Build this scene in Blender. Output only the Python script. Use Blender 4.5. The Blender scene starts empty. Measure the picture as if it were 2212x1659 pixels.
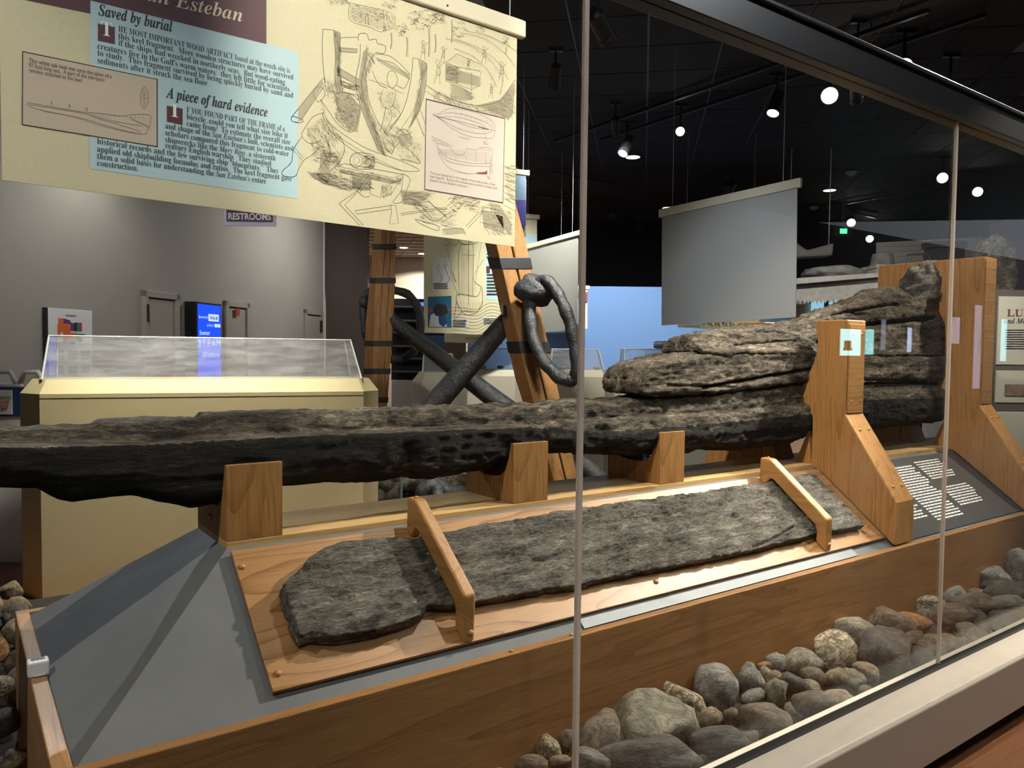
import bpy, math, random
import numpy as np
from mathutils import Vector, Matrix

# ------------------------------------------------------------------ camera, world, exposure
IW, IH = 2212, 1659
FPX, CX, CY = 1665.0, 1106.0, 829.5
HEAD, PITCH, ROLL = math.radians(54.1), math.radians(2.41), math.radians(0.6)
CAM = np.array([0.0, 0.0, 1.5])
FW = np.array([math.cos(HEAD)*math.cos(PITCH), math.sin(HEAD)*math.cos(PITCH), -math.sin(PITCH)])
_rt0 = np.array([math.sin(HEAD), -math.cos(HEAD), 0.0]); _up0 = np.cross(_rt0, FW)
RT = _rt0*math.cos(ROLL) + _up0*math.sin(ROLL); UP = np.cross(RT, FW)
scene = bpy.context.scene
COL = scene.collection
cd = bpy.data.cameras.new('camera'); cd.sensor_fit = 'HORIZONTAL'; cd.sensor_width = 36.0
cd.lens = FPX/IW*36.0; cd.clip_start = 0.05; cd.clip_end = 200
co = bpy.data.objects.new('camera', cd); COL.objects.link(co)
co.matrix_world = Matrix(((RT[0], UP[0], -FW[0], CAM[0]), (RT[1], UP[1], -FW[1], CAM[1]), (RT[2], UP[2], -FW[2], CAM[2]), (0, 0, 0, 1)))
scene.camera = co
world = bpy.data.worlds.new('world'); scene.world = world; world.use_nodes = True
world.node_tree.nodes['Background'].inputs[0].default_value = (0.86, 0.92, 1.0, 1)
world.node_tree.nodes['Background'].inputs[1].default_value = 0.5
scene.view_settings.view_transform = 'Standard'; scene.view_settings.look = 'None'
scene.view_settings.exposure = 0.0; scene.view_settings.gamma = 1.0
scene.view_settings.use_curve_mapping = False
scene.cycles.max_bounces = 5; scene.cycles.diffuse_bounces = 3; scene.cycles.glossy_bounces = 3; scene.cycles.transparent_max_bounces = 14
scene.cycles.use_adaptive_sampling = True; scene.cycles.adaptive_threshold = 0.18; scene.cycles.adaptive_min_samples = 16
scene.cycles.sample_clamp_indirect = 4.0
scene.cycles.caustics_reflective = False; scene.cycles.caustics_refractive = False

# lamps of the place and added fill lamps: (name of builder args) position, aim, watts, cone degrees, colour; built with their fixtures further down
KEY_LAMPS = [  # over the exhibit, on ceiling tracks
    ((5.5, 1.62, 3.85), (1.5, 2.20, 0.85), 1330, 46, (1.0, 0.91, 0.79), 'spotlight above the right part of the case trained on the slab'),
    ((2.4, 1.50, 3.80), (2.2, 2.25, 1.10), 200, 60, (1.0, 0.91, 0.79), 'spotlight straight above the middle of the case'),
    ((0.5, 5.90, 3.85), (0.55, 2.50, 0.85), 420, 34, (0.90, 0.94, 1.0), 'spotlight beyond the plinth trained on its sloping left end'),
    ((-1.3, 1.50, 3.80), (0.4, 2.30, 0.80), 210, 56, (1.0, 0.92, 0.80), 'spotlight above the left end of the case'),
    ((0.7, 1.55, 3.80), (3.9, 2.25, 1.40), 560, 50, (1.0, 0.89, 0.75), 'spotlight above the left of the case trained on the uprights'),
    ((6.0, 1.30, 3.80), (4.4, 2.25, 1.40), 480, 46, (1.0, 0.89, 0.75), 'spotlight above the right end of the case trained on the uprights'),
    ((0.9, 0.30, 3.80), (1.45, 2.45, 2.45), 370, 40, (1.0, 0.92, 0.80), 'spotlight before the glass trained on the main banner'),
    ((4.9, 0.50, 3.80), (3.2, 1.45, 0.35), 520, 56, (1.0, 0.90, 0.76), 'fill spotlight added before the glass for the stones and ledge'),  # added fill that brightens ledge and stones, no real lamp stands here
]
ROOM_LAMPS = [  # elsewhere in the hall; the broad ones behind the camera are added fill
    (('P', 0.4, -0.7, 3.9), ('P', 1.0, 1.6, 0.6), 110, 140, (0.92, 0.95, 1.0), 'broad fill lamp added behind the camera, to the left', .1),  # unseen fill, added to light the surfaces that face the camera
    (('P', 3.4, -0.5, 3.9), ('P', 3.6, 1.6, 0.6), 110, 140, (0.92, 0.95, 1.0), 'broad fill lamp added behind the camera, to the right', .1),  # second added fill, placed so the glass does not mirror it in frame
    (('W', 165, 640, 0.8), ('W', 170, 640, 0.0), 60, 130, (1.0, 0.95, 0.88), 'wall-washing spotlight above the museum map'),
    (('W', 600, 640, 2.0), ('W', 590, 660, 0.0), 230, 150, (1.0, 0.95, 0.90), 'fill spotlight added for the grey wall near the doors'),  # added to brighten the right part of the wall
    (('D', 250, -150, 4.6), ('D', 470, 600, 9.0), 230, 120, (1.0, 0.95, 0.90), 'fill spotlight added for the grey wall and hanging sign', .4),  # added to light the sign from the front, soft to blur its shadow
    (('D', 420, -150, 4.2), ('D', 440, 900, 4.75), 900, 70, (1.0, 0.93, 0.80), 'spotlight above the long cream case'),
    (('D', 1330, -120, 4.6), ('D', 1130, 760, 5.5), 720, 44, (1.0, 0.94, 0.84), 'spotlight trained on the anchor stocks'),
    (('D', 1200, 150, 6.6), ('D', 1150, 800, 8.5), 620, 60, (1.0, 0.95, 0.86), 'spotlight over the pale cases'),
    (('D', 1330, 240, 8.0), ('D', 1330, 700, 11.0), 900, 70, (0.90, 0.95, 1.0), 'cool spotlight washing the blue wall'),
    (('D', 1300, 60, 4.0), ('D', 1570, 560, 5.6), 170, 50, (0.85, 0.90, 1.0), 'spotlight near the blank banner'),
    (('D', 1850, 200, 6.0), ('D', 1850, 640, 8.4), 360, 80, (1.0, 0.93, 0.84), 'spotlight over the pier shed'),
    (('D', 2260, 250, 5.0), ('D', 2190, 720, 6.8), 280, 70, (1.0, 0.95, 0.88), 'fill spotlight added over the information stand'),  # added to brighten the dim stand and driftwood
]

# ------------------------------------------------------------------ helpers
def ray(x, y): return FW + RT*((x-CX)/FPX) - UP*((y-CY)/FPX)
def onz(x, y, z): r = ray(x, y); return CAM + r*((z-CAM[2])/r[2])
def ony(x, y, Y): r = ray(x, y); return CAM + r*((Y-CAM[1])/r[1])
def onx(x, y, X): r = ray(x, y); return CAM + r*((X-CAM[0])/r[0])
def onp(x, y, p, n):
    r = ray(x, y); n = np.array(n, float); return CAM + r*(((np.array(p)-CAM)@n)/(r@n))
def dep(x, y, d): return CAM + ray(x, y)*d
def head(deg): a = math.radians(deg); return np.array([math.cos(a), math.sin(a), 0.0])
Z = np.array([0, 0, 1.0])

def tag(o, label=None, cat=None, group=None, kind=None):
    if label: o['label'] = label
    if cat: o['category'] = cat
    if group: o['group'] = group
    if kind: o['kind'] = kind
    return o
def thing(name, loc, label, cat, group=None, rz=0.0):
    o = bpy.data.objects.new(name, None); o.empty_display_size = 0.05
    o.location = Vector([float(c) for c in loc]); o.rotation_euler = (0, 0, rz); COL.objects.link(o)
    return tag(o, label, cat, group)

def wloc(o):
    p = np.array(o.location)
    while o.parent: o = o.parent; p = p+np.array(o.location)
    return p

class MB:
    def __init__(s): s.v = []; s.f = []; s.m = []
    def add(s, vs, fs, m=0):
        b = len(s.v); s.v += [tuple(float(c) for c in p) for p in vs]
        s.f += [tuple(i+b for i in f) for f in fs]; s.m += [m]*len(fs); return s
    def box(s, a, b, m=0):
        x0, y0, z0 = a; x1, y1, z1 = b
        return s.add([(x0,y0,z0),(x1,y0,z0),(x1,y1,z0),(x0,y1,z0),(x0,y0,z1),(x1,y0,z1),(x1,y1,z1),(x0,y1,z1)],
                     [(0,3,2,1),(4,5,6,7),(0,1,5,4),(1,2,6,5),(2,3,7,6),(3,0,4,7)], m)
    def obox(s, c, ax, h, m=0):     # oriented box: centre, three axes, three half sizes
        c = np.array(c, float); A = [np.array(a, float)*k for a, k in zip(ax, h)]
        P = [c+A[0]*i+A[1]*j+A[2]*k for k in (-1, 1) for i, j in ((-1,-1),(1,-1),(1,1),(-1,1))]
        return s.add(P, [(0,3,2,1),(4,5,6,7),(0,1,5,4),(1,2,6,5),(2,3,7,6),(3,0,4,7)], m)
    def prism(s, pts, ext, m=0):    # planar polygon pushed along ext
        pts = [np.array(p, float) for p in pts]; ext = np.array(ext, float); n = len(pts)
        nrm = sum((np.cross(pts[i]-pts[0], pts[(i+1) % n]-pts[0]) for i in range(n)), np.zeros(3))
        if nrm@ext > 0: pts = pts[::-1]
        return s.add(pts+[p+ext for p in pts], [tuple(range(n)), tuple(range(2*n-1, n-1, -1))] +
                     [(i, i+n, (i+1) % n+n, (i+1) % n) for i in range(n)], m)
    def loft(s, loops, m=0, cap=True):   # closed loops of equal length
        n = len(loops[0]); b = []
        for L in loops: b += list(L)
        fs = []
        for k in range(len(loops)-1):
            for i in range(n):
                j = (i+1) % n; fs.append((k*n+i, k*n+j, (k+1)*n+j, (k+1)*n+i))
        if cap: fs.append(tuple(range(n-1, -1, -1))); fs.append(tuple((len(loops)-1)*n+i for i in range(n)))
        return s.add(b, fs, m)
    def tube(s, path, rad, n=8, m=0, closed=False, flat=1.0, ref=None):
        path = [np.array(p, float) for p in path]; k = len(path)
        if not hasattr(rad, '__len__'): rad = [rad]*k
        loops = []; ref = np.array(ref, float) if ref is not None else None
        for i in range(k):
            a = path[(i-1) % k] if (closed or i > 0) else path[i]; c = path[(i+1) % k] if (closed or i < k-1) else path[i]
            t = c-a; t /= max(np.linalg.norm(t), 1e-9)
            if ref is None: ref = np.array([0, 0, 1.0]) if abs(t[2]) < 0.9 else np.array([1.0, 0, 0])
            u = np.cross(t, ref); u /= max(np.linalg.norm(u), 1e-9); w = np.cross(u, t); ref = w
            loops.append([path[i]+(u*math.cos(q)+w*math.sin(q)*flat)*rad[i] for q in [2*math.pi*j/n for j in range(n)]])
        if closed:
            loops.append(loops[0]); return s.loft(loops, m, cap=False)
        return s.loft(loops, m)
    def lathe(s, base, axis, prof, n=12, m=0):   # prof: (radius, distance along axis)
        axis = np.array(axis, float); axis /= np.linalg.norm(axis)
        r = np.array([1.0, 0, 0]) if abs(axis[0]) < 0.8 else np.array([0, 1.0, 0])
        u = np.cross(axis, r); u /= np.linalg.norm(u); w = np.cross(axis, u); base = np.array(base, float)
        return s.loft([[base+axis*h+(u*math.cos(q)+w*math.sin(q))*max(rr, 1e-5) for q in [2*math.pi*j/n for j in range(n)]] for rr, h in prof], m)
    def quad(s, a, b, c, d, m=0): return s.add([a, b, c, d], [(0, 1, 2, 3)], m)
    def build(s, name, mats, parent=None, origin=None, smooth=False, bevel=0, seg=2):
        V = np.array(s.v, float)
        if parent is not None: o0 = wloc(parent)
        elif origin is not None: o0 = np.array(origin, float)
        else: o0 = np.array([(V[:,0].min()+V[:,0].max())/2, (V[:,1].min()+V[:,1].max())/2, V[:,2].min()])
        me = bpy.data.meshes.new(name); me.from_pydata([tuple(p) for p in (V-o0)], [], s.f)
        if not isinstance(mats, (list, tuple)): mats = [mats]
        for mt in mats: me.materials.append(mt)
        if any(s.m): me.polygons.foreach_set('material_index', s.m)
        if smooth: me.polygons.foreach_set('use_smooth', [True]*len(s.f))
        me.update()
        ob = bpy.data.objects.new(name, me); COL.objects.link(ob)
        if parent is not None: ob.parent = parent
        else: ob.location = Vector([float(c) for c in o0])
        if bevel:
            md = ob.modifiers.new('bevel', 'BEVEL'); md.width = bevel; md.segments = seg; md.limit_method = 'ANGLE'; md.angle_limit = math.radians(35)
            md.harden_normals = False
        return ob

def clone(o, parent=None, loc=None):
    c = o.copy(); COL.objects.link(c)
    if parent is not None: c.parent = parent
    if loc is not None: c.location = Vector([float(q) for q in loc])
    for ch in [k for k in bpy.data.objects if k.parent == o and k is not c]: clone(ch, c)
    return c

# value noise on numpy arrays
def _hash(i, j, k, seed):
    h = (i.astype(np.int64)*374761393 + j.astype(np.int64)*668265263 + k.astype(np.int64)*2147483647 + seed*1274126177) & 0xFFFFFFFF
    h = ((h ^ (h >> 13))*1274126177) & 0xFFFFFFFF
    h = ((h ^ (h >> 16))*2246822519) & 0xFFFFFFFF
    return ((h ^ (h >> 15)) & 0xFFFFFF)/float(0xFFFFFF)
def vnoise(p, seed=0):
    i = np.floor(p); f = p-i; f = f*f*(3-2*f); i = i.astype(np.int64); r = 0
    for a in (0, 1):
        for b in (0, 1):
            for c in (0, 1):
                w = (f[:,0] if a else 1-f[:,0])*(f[:,1] if b else 1-f[:,1])*(f[:,2] if c else 1-f[:,2])
                r = r + w*_hash(i[:,0]+a, i[:,1]+b, i[:,2]+c, seed)
    return r
def fbm(p, octv=4, seed=0, gain=0.5):
    r = 0; a = 1; t = 0
    for o in range(octv):
        r = r + a*(vnoise(p*(2.03**o)+o*17.3, seed+o)-0.5); t += a; a *= gain
    return r/t*2
def ridge(p, octv=3, seed=0):
    r = 0; a = 1; t = 0
    for o in range(octv):
        r = r + a*(1-np.abs(2*vnoise(p*(2.1**o)+o*9.7, seed+o)-1)); t += a; a *= 0.5
    return r/t

# lettering: built-in typeface, serif faces come from its mathematical alphabets
ST = {'serif': (0x1D400, 0x1D41A), 'italic': (0x1D468, 0x1D482), 'bolditalic': (0x1D468, 0x1D482), 'sans': None}
def _style(s, st):
    if not ST[st]: return s
    u, l = ST[st]; o = ''
    for c in s:
        if 'A' <= c <= 'Z': o += chr(u+ord(c)-65)
        elif 'a' <= c <= 'z': o += chr(l+ord(c)-97)
        else: o += c
    return o
TYPE_SCENE = bpy.data.scenes.new('type_setting')   # letters are set here, away from the heavy scene; removed at the end
_tc = bpy.data.curves.new('type_setting', 'FONT'); _to = bpy.data.objects.new('type_setting', _tc); TYPE_SCENE.collection.objects.link(_to)
def glyphs(body, st='sans', bold=0.0):
    """flat lettering as (verts Nx2 for size 1, faces); rich text: list of (text, style)"""
    runs = body if isinstance(body, list) else [(body, st)]
    _tc.body = ''.join(_style(t, s) for t, s in runs); _tc.size = 1.0; _tc.offset = bold; _tc.resolution_u = 3
    TYPE_SCENE.view_layers[0].update(); dg = TYPE_SCENE.view_layers[0].depsgraph; me = bpy.data.meshes.new_from_object(_to.evaluated_get(dg))
    V = np.array([v.co[:2] for v in me.vertices]); F = [tuple(p.vertices) for p in me.polygons]; bpy.data.meshes.remove(me)
    return V, F
def write(mb, body, a, b, up, st='sans', hscale=None, m=0, bold=0.0, off=None):
    """lettering along the baseline a->b (world points), letters rising towards up; hscale = letter size (world), else kept in proportion"""
    V, F = glyphs(body, st, bold)
    if not len(V): return
    a = np.array(a, float); b = np.array(b, float); d = b-a; w = V[:,0].max()-V[:,0].min(); sx = np.linalg.norm(d)/w; d /= np.linalg.norm(d)
    up = np.array(up, float); up /= np.linalg.norm(up); sy = hscale or sx; o = np.zeros(3) if off is None else np.array(off)
    mb.add([a+o+d*(x-V[:,0].min())*sx+up*y*sy for x, y in V], F, m)

def ribbon(mb, pts, w, n, m=0, smooth=True):
    """drawn line of width w on a flat print; pts world points, n print normal"""
    P = [np.array(p, float) for p in pts]
    if smooth and len(P) > 2:
        Q = []
        for i in range(len(P)-1):
            p0 = P[max(i-1, 0)]; p1 = P[i]; p2 = P[i+1]; p3 = P[min(i+2, len(P)-1)]
            for t in (0, .25, .5, .75):
                Q.append(.5*((2*p1)+(-p0+p2)*t+(2*p0-5*p1+4*p2-p3)*t*t+(-p0+3*p1-3*p2+p3)*t**3))
        Q.append(P[-1]); P = Q
    vs = []; fs = []
    for i, p in enumerate(P):
        t = P[min(i+1, len(P)-1)]-P[max(i-1, 0)]; s = np.cross(n, t); l = np.linalg.norm(s); s = s/l*w/2 if l > 1e-9 else s
        vs += [p-s, p+s]
        if i: fs.append((2*i-2, 2*i-1, 2*i+1, 2*i))
    mb.add(vs, fs, m)

# ------------------------------------------------------------------ materials
def mat(name):
    m = bpy.data.materials.new(name); m.use_nodes = True; nt = m.node_tree
    return m, nt, nt.nodes['Principled BSDF']
def nd(nt, t, **kw):
    n = nt.nodes.new(t)
    for k, v in kw.items():
        if k in n.inputs.keys() if isinstance(k, str) else False: n.inputs[k].default_value = v
        else: setattr(n, k, v)
    return n
def ramp(nt, stops, fac):
    r = nt.nodes.new('ShaderNodeValToRGB'); e = r.color_ramp.elements
    while len(e) < len(stops): e.new(0.5)
    for q, (p, c) in zip(e, stops): q.position = p; q.color = (*c, 1)
    nt.links.new(fac, r.inputs[0]); return r.outputs[0]
def coords(nt, scale=(1, 1, 1), rot=(0, 0, 0), kind='Object'):
    t = nt.nodes.new('ShaderNodeTexCoord'); mp = nt.nodes.new('ShaderNodeMapping')
    mp.inputs['Scale'].default_value = scale; mp.inputs['Rotation'].default_value = rot
    nt.links.new(t.outputs[kind], mp.inputs[0]); return mp.outputs[0]
def noise(nt, vec, scale, detail=4, rough=0.55, dist=0.0):
    n = nt.nodes.new('ShaderNodeTexNoise'); n.inputs['Scale'].default_value = scale; n.inputs['Detail'].default_value = detail
    n.inputs['Roughness'].default_value = rough; n.inputs['Distortion'].default_value = dist
    nt.links.new(vec, n.inputs['Vector']); return n.outputs['Fac']
def math2(nt, op, a, b):
    n = nt.nodes.new('ShaderNodeMath'); n.operation = op
    for i, q in enumerate((a, b)):
        if isinstance(q, (int, float)): n.inputs[i].default_value = q
        else: nt.links.new(q, n.inputs[i])
    return n.outputs[0]
def bump(nt, bs, h, strength=0.3, dist=0.01):
    b = nt.nodes.new('ShaderNodeBump'); b.inputs['Strength'].default_value = strength; b.inputs['Distance'].default_value = dist
    nt.links.new(h, b.inputs['Height']); nt.links.new(b.outputs[0], bs.inputs['Normal'])
def plain(name, c, rough=0.5, spec=0.5, metal=0.0, emit=None, es=1.0, var=0.0, vscale=8):
    m, nt, b = mat(name); b.inputs['Base Color'].default_value = (*c, 1); b.inputs['Roughness'].default_value = rough
    b.inputs['Specular IOR Level'].default_value = spec; b.inputs['Metallic'].default_value = metal
    if emit: b.inputs['Emission Color'].default_value = (*emit, 1); b.inputs['Emission Strength'].default_value = es
    if var:
        f = noise(nt, coords(nt), vscale, 5)
        nt.links.new(ramp(nt, [(0.25, tuple(q*(1-var) for q in c)), (0.75, tuple(min(1, q*(1+var)) for q in c))], f), b.inputs['Base Color'])
    return m
def wood(name, dark, mid, light, axis='X', ring=9.0, rough=0.42, seed=0.0, amt=0.22, nsc=6.0, st=0.09):
    """oak: long grain along one object axis, cathedral rings from a stretched distorted wave, fine pores"""
    m, nt, b = mat(name)
    s = {'X': (st, 1, 1), 'Y': (1, st, 1), 'Z': (1, 1, st)}[axis]
    v = coords(nt, s); ofs = nt.nodes.new('ShaderNodeVectorMath'); ofs.operation = 'ADD'; nt.links.new(v, ofs.inputs[0]); ofs.inputs[1].default_value = (seed, seed*1.7, seed*0.6); v = ofs.outputs[0]
    big = noise(nt, v, nsc, 2, 0.5, 0.5)
    w = math2(nt, 'FRACT', math2(nt, 'MULTIPLY', big, ring), 0)
    w = math2(nt, 'POWER', w, 4.0)
    s2 = {'X': (0.03, 1, 1), 'Y': (1, 0.03, 1), 'Z': (1, 1, 0.03)}[axis]
    pore = noise(nt, coords(nt, s2), 230, 3, 0.7)
    mix = math2(nt, 'ADD', math2(nt, 'MULTIPLY', w, amt), math2(nt, 'MULTIPLY', pore, 1.0-amt*.8))
    nt.links.new(ramp(nt, [(0.30, light), (0.52, mid), (0.80, dark)], mix), b.inputs['Base Color'])
    b.inputs['Roughness'].default_value = rough; b.inputs['Specular IOR Level'].default_value = 0.35
    bump(nt, b, pore, 0.08, 0.002)
    return m
def glassy(name, tint=(1, 1, 1), f0=0.04, gloss=1.0, haze=0.0, hazecol=(.8, .8, .85), rough=0.0):
    """thin clear sheet: straight-through transmission plus Fresnel mirror, a little surface haze"""
    m = bpy.data.materials.new(name); m.use_nodes = True; nt = m.node_tree; nt.nodes.clear()
    out = nt.nodes.new('ShaderNodeOutputMaterial'); tr = nt.nodes.new('ShaderNodeBsdfTransparent'); gl = nt.nodes.new('ShaderNodeBsdfGlossy')
    tr.inputs[0].default_value = (*tint, 1); gl.inputs['Roughness'].default_value = rough
    g = nt.nodes.new('ShaderNodeNewGeometry'); dt = nt.nodes.new('ShaderNodeVectorMath'); dt.operation = 'DOT_PRODUCT'
    nt.links.new(g.outputs['Normal'], dt.inputs[0]); nt.links.new(g.outputs['Incoming'], dt.inputs[1])
    c = math2(nt, 'SUBTRACT', 1.0, math2(nt, 'ABSOLUTE', dt.outputs['Value'], 0))
    fr = math2(nt, 'MULTIPLY', math2(nt, 'ADD', math2(nt, 'MULTIPLY', math2(nt, 'POWER', c, 5.0), 1-f0), f0), gloss)
    mx = nt.nodes.new('ShaderNodeMixShader'); nt.links.new(fr, mx.inputs[0]); nt.links.new(tr.outputs[0], mx.inputs[1]); nt.links.new(gl.outputs[0], mx.inputs[2])
    last = mx.outputs[0]
    if haze:
        df = nt.nodes.new('ShaderNodeBsdfDiffuse'); df.inputs[0].default_value = (*hazecol, 1); m2 = nt.nodes.new('ShaderNodeMixShader')
        hz = noise(nt, coords(nt, (1, 1, 5)), 4, 6, 0.7)
        nt.links.new(math2(nt, 'MULTIPLY', math2(nt, 'POWER', hz, 2.0), haze*3), m2.inputs[0]); nt.links.new(last, m2.inputs[1]); nt.links.new(df.outputs[0], m2.inputs[2]); last = m2.outputs[0]
    nt.links.new(last, out.inputs[0]); return m
def oldwood(name, cols, sc=1.0, bumpy=1.0, rough=0.85, axis=(0.22, 1, 1)):
    """weathered timber: fibres along X, crumbly pits, mottling"""
    m, nt, b = mat(name); v = coords(nt, axis)
    f1 = noise(nt, v, 24*sc, 6, 0.72, 0.6); f2 = noise(nt, coords(nt, (1, 1.4, 1.4)), 5*sc, 4, 0.6, 0.3); f3 = noise(nt, coords(nt, (.4, 1, 1)), 85*sc, 5, 0.75, 0.8)
    mix = math2(nt, 'ADD', math2(nt, 'MULTIPLY', f1, 0.50), math2(nt, 'ADD', math2(nt, 'MULTIPLY', f2, 0.30), math2(nt, 'MULTIPLY', f3, 0.40)))
    n = len(cols); nt.links.new(ramp(nt, [(0.50+0.24*i/(n-1), c) for i, c in enumerate(cols)], mix), b.inputs['Base Color'])
    b.inputs['Roughness'].default_value = rough; b.inputs['Specular IOR Level'].default_value = 0.25
    bump(nt, b, math2(nt, 'ADD', math2(nt, 'MULTIPLY', f1, 1.0), math2(nt, 'MULTIPLY', f3, 0.8)), bumpy, 0.03)
    return m
def stone(name, a, b_, c, sc=1.0, glint=0.0):
    m, nt, b = mat(name); f1 = noise(nt, coords(nt), 2.2*sc, 6, 0.66, 0.8); f2 = noise(nt, coords(nt), 14*sc, 5, 0.7)
    mix = math2(nt, 'ADD', math2(nt, 'MULTIPLY', f1, 0.75), math2(nt, 'MULTIPLY', f2, 0.3))
    nt.links.new(ramp(nt, [(0.43, a), (0.53, b_), (0.64, c)], mix), b.inputs['Base Color'])
    b.inputs['Roughness'].default_value = 0.62; b.inputs['Specular IOR Level'].default_value = 0.4
    bump(nt, b, mix, 0.8, 0.02); return m

M = {}
M['oak_x'] = wood('oak_long_grain', (.18, .076, .021), (.31, .147, .045), (.42, .22, .078), 'X')
M['oak_z'] = wood('oak_upright_grain', (.19, .080, .022), (.32, .152, .047), (.43, .225, .080), 'Z', seed=3.1)
M['oak_y'] = wood('oak_cross_grain', (.19, .080, .022), (.32, .152, .047), (.43, .225, .080), 'Y', seed=5.7)
M['ply_x'] = wood('oak_veneer_board', (.165, .074, .025), (.29, .138, .049), (.37, .19, .072), 'X', ring=11, seed=1.3, amt=.40, nsc=6.0, st=.13)
M['curb_x'] = wood('oak_front_board', (.14, .062, .02), (.25, .12, .042), (.33, .165, .062), 'X', ring=7, seed=8.2, amt=.2)
M['curb_y'] = wood('oak_end_board', (.25, .11, .045), (.37, .19, .085), (.45, .25, .12), 'Y', ring=6, seed=2.2)
M['beam_x'] = wood('pale_oak_beam', (.34, .19, .07), (.52, .32, .13), (.64, .42, .19), 'X', ring=7, seed=4.4)
M['post_z'] = wood('anchor_stock_oak', (.17, .07, .022), (.33, .16, .055), (.46, .245, .095), 'Z', ring=10, seed=6.6, rough=.5)
M['grey_slope'] = plain('grey_paint', (.150, .152, .154), .7, .18, var=.12, vscale=5)
M['panel_grey'] = plain('label_panel_grey', (.055, .056, .058), .35, .5)
M['white_ink'] = plain('white_ink', (.82, .82, .80), .6)
M['steel'] = plain('brushed_aluminium', (.20, .21, .22), .55, .3, .2)
M['wire'] = plain('bright_wire', (.42, .42, .42), .5)
M['black'] = plain('black_gap', (.008, .008, .009), .7)
M['peg'] = plain('wood_peg', (.40, .20, .075), .4)
M['brass'] = plain('brass_button', (.46, .28, .10), .35, .5, .25)
M['rail_black'] = plain('black_rail', (.010, .010, .011), .35, .5)
M['ledge'] = plain('cream_ledge', (.62, .56, .46), .45, .4, var=.05, vscale=12)
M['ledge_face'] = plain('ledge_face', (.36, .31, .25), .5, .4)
M['seal'] = plain('black_seal', (.014, .015, .017), .4)
M['glass'] = glassy('case_glass', (.955, .975, .965), .045, 1.0)
def _seam():
    m, nt, b = mat('silicone_seam'); b.inputs['Base Color'].default_value = (.80, .72, .65, 1); b.inputs['Roughness'].default_value = .3
    t = nt.nodes.new('ShaderNodeBsdfTranslucent'); t.inputs[0].default_value = (.85, .76, .68, 1); mx = nt.nodes.new('ShaderNodeMixShader'); mx.inputs[0].default_value = .6
    nt.links.new(b.outputs[0], mx.inputs[1]); nt.links.new(t.outputs[0], mx.inputs[2]); nt.links.new(mx.outputs[0], nt.nodes['Material Output'].inputs[0]); return m
M['seam'] = _seam()
M['acrylic'] = glassy('acrylic_cover', (.90, .91, .92), .05, 1.0, haze=.16)
M['acrylic_edge'] = plain('acrylic_edge', (.62, .64, .66), .25, .6)
M['cream'] = plain('speckled_cream_paint', (.56, .47, .275), .6, .3, var=.10, vscale=160)
M['cream_pale'] = plain('pale_case_paint', (.52, .48, .38), .6, .3, var=.06, vscale=120)
M['banner'] = plain('banner_cream', (.60, .545, .365), .55, .35, var=.05, vscale=90)
M['banner_rail'] = plain('banner_rail', (.64, .58, .44), .45, .4)
M['banner_back'] = plain('banner_back', (.33, .325, .31), .6, .3)
M['wall_grey'] = plain('warm_grey_wall', (.36, .335, .305), .75, .2, var=.03, vscale=3)
M['wall_brown'] = plain('brown_wall', (.11, .085, .075), .7, .2)
M['wall_black'] = plain('black_wall', (.006, .0065, .007), .8, .2)
M['wall_blue'] = plain('sky_blue_wall', (.185, .30, .52), .7, .2)
M['wall_beige'] = plain('beige_wall', (.50, .43, .36), .7, .2)
M['ceil_tile'] = plain('black_ceiling_tile', (.038, .038, .040), .85, .15, var=.2, vscale=30)
M['ceil_grid'] = plain('ceiling_grid', (.20, .20, .205), .5, .4)
M['ceil_white'] = plain('white_ceiling', (.55, .53, .50), .8, .2)
M['floor'] = wood('floor_boards', (.09, .035, .015), (.17, .07, .03), (.22, .10, .045), 'X', ring=6, rough=.35)
M['bed'] = plain('dark_gravel', (.03, .026, .022), .9, .2, var=.4, vscale=60)
M['iron'] = None
def _iron():
    m, nt, b = mat('black_iron'); f = noise(nt, coords(nt), 24, 5, .6); g = noise(nt, coords(nt), 130, 3, .6)
    nt.links.new(ramp(nt, [(.3, (.014, .015, .017)), (.6, (.036, .038, .043)), (.8, (.080, .084, .092))], f), b.inputs['Base Color'])
    b.inputs['Roughness'].default_value = .42; b.inputs['Specular IOR Level'].default_value = .65
    bump(nt, b, math2(nt, 'ADD', f, math2(nt, 'MULTIPLY', g, .4)), .6, .02); return m
M['iron'] = _iron()
M['band'] = plain('iron_band', (.022, .023, .026), .5, .5)
M['lamp_black'] = plain('lamp_housing', (.010, .010, .011), .4, .5)
M['lamp_lens'] = plain('lit_lens', (.9, .9, .9), .4, emit=(1.0, .96, .88), es=28)
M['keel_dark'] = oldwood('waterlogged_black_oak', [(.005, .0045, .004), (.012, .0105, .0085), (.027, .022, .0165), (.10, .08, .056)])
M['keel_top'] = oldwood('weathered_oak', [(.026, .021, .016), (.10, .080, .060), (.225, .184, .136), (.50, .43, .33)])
M['slab'] = oldwood('weathered_grey_oak', [(.048, .043, .037), (.185, .164, .137), (.31, .278, .232), (.55, .50, .42)], 1.35, 1.15)
M['white'] = plain('white_plastic', (.78, .78, .78), .4, .5)
M['navy'] = plain('navy_print', (.02, .055, .18), .5)
M['ink'] = plain('black_ink', (.018, .017, .018), .6)
M['maroon'] = plain('maroon_print', (.085, .022, .032), .55)
M['blue_print'] = plain('pale_blue_print', (.42, .58, .62), .55)
M['pink_print'] = plain('pale_pink_print', (.52, .43, .33), .55)
M['cream_ink'] = plain('cream_ink', (.70, .63, .42), .55)
M['engrave'] = plain('engraving_ink', (.19, .165, .105), .6)
M['engrave_mid'] = plain('engraving_wash', (.37, .33, .215), .6)
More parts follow.
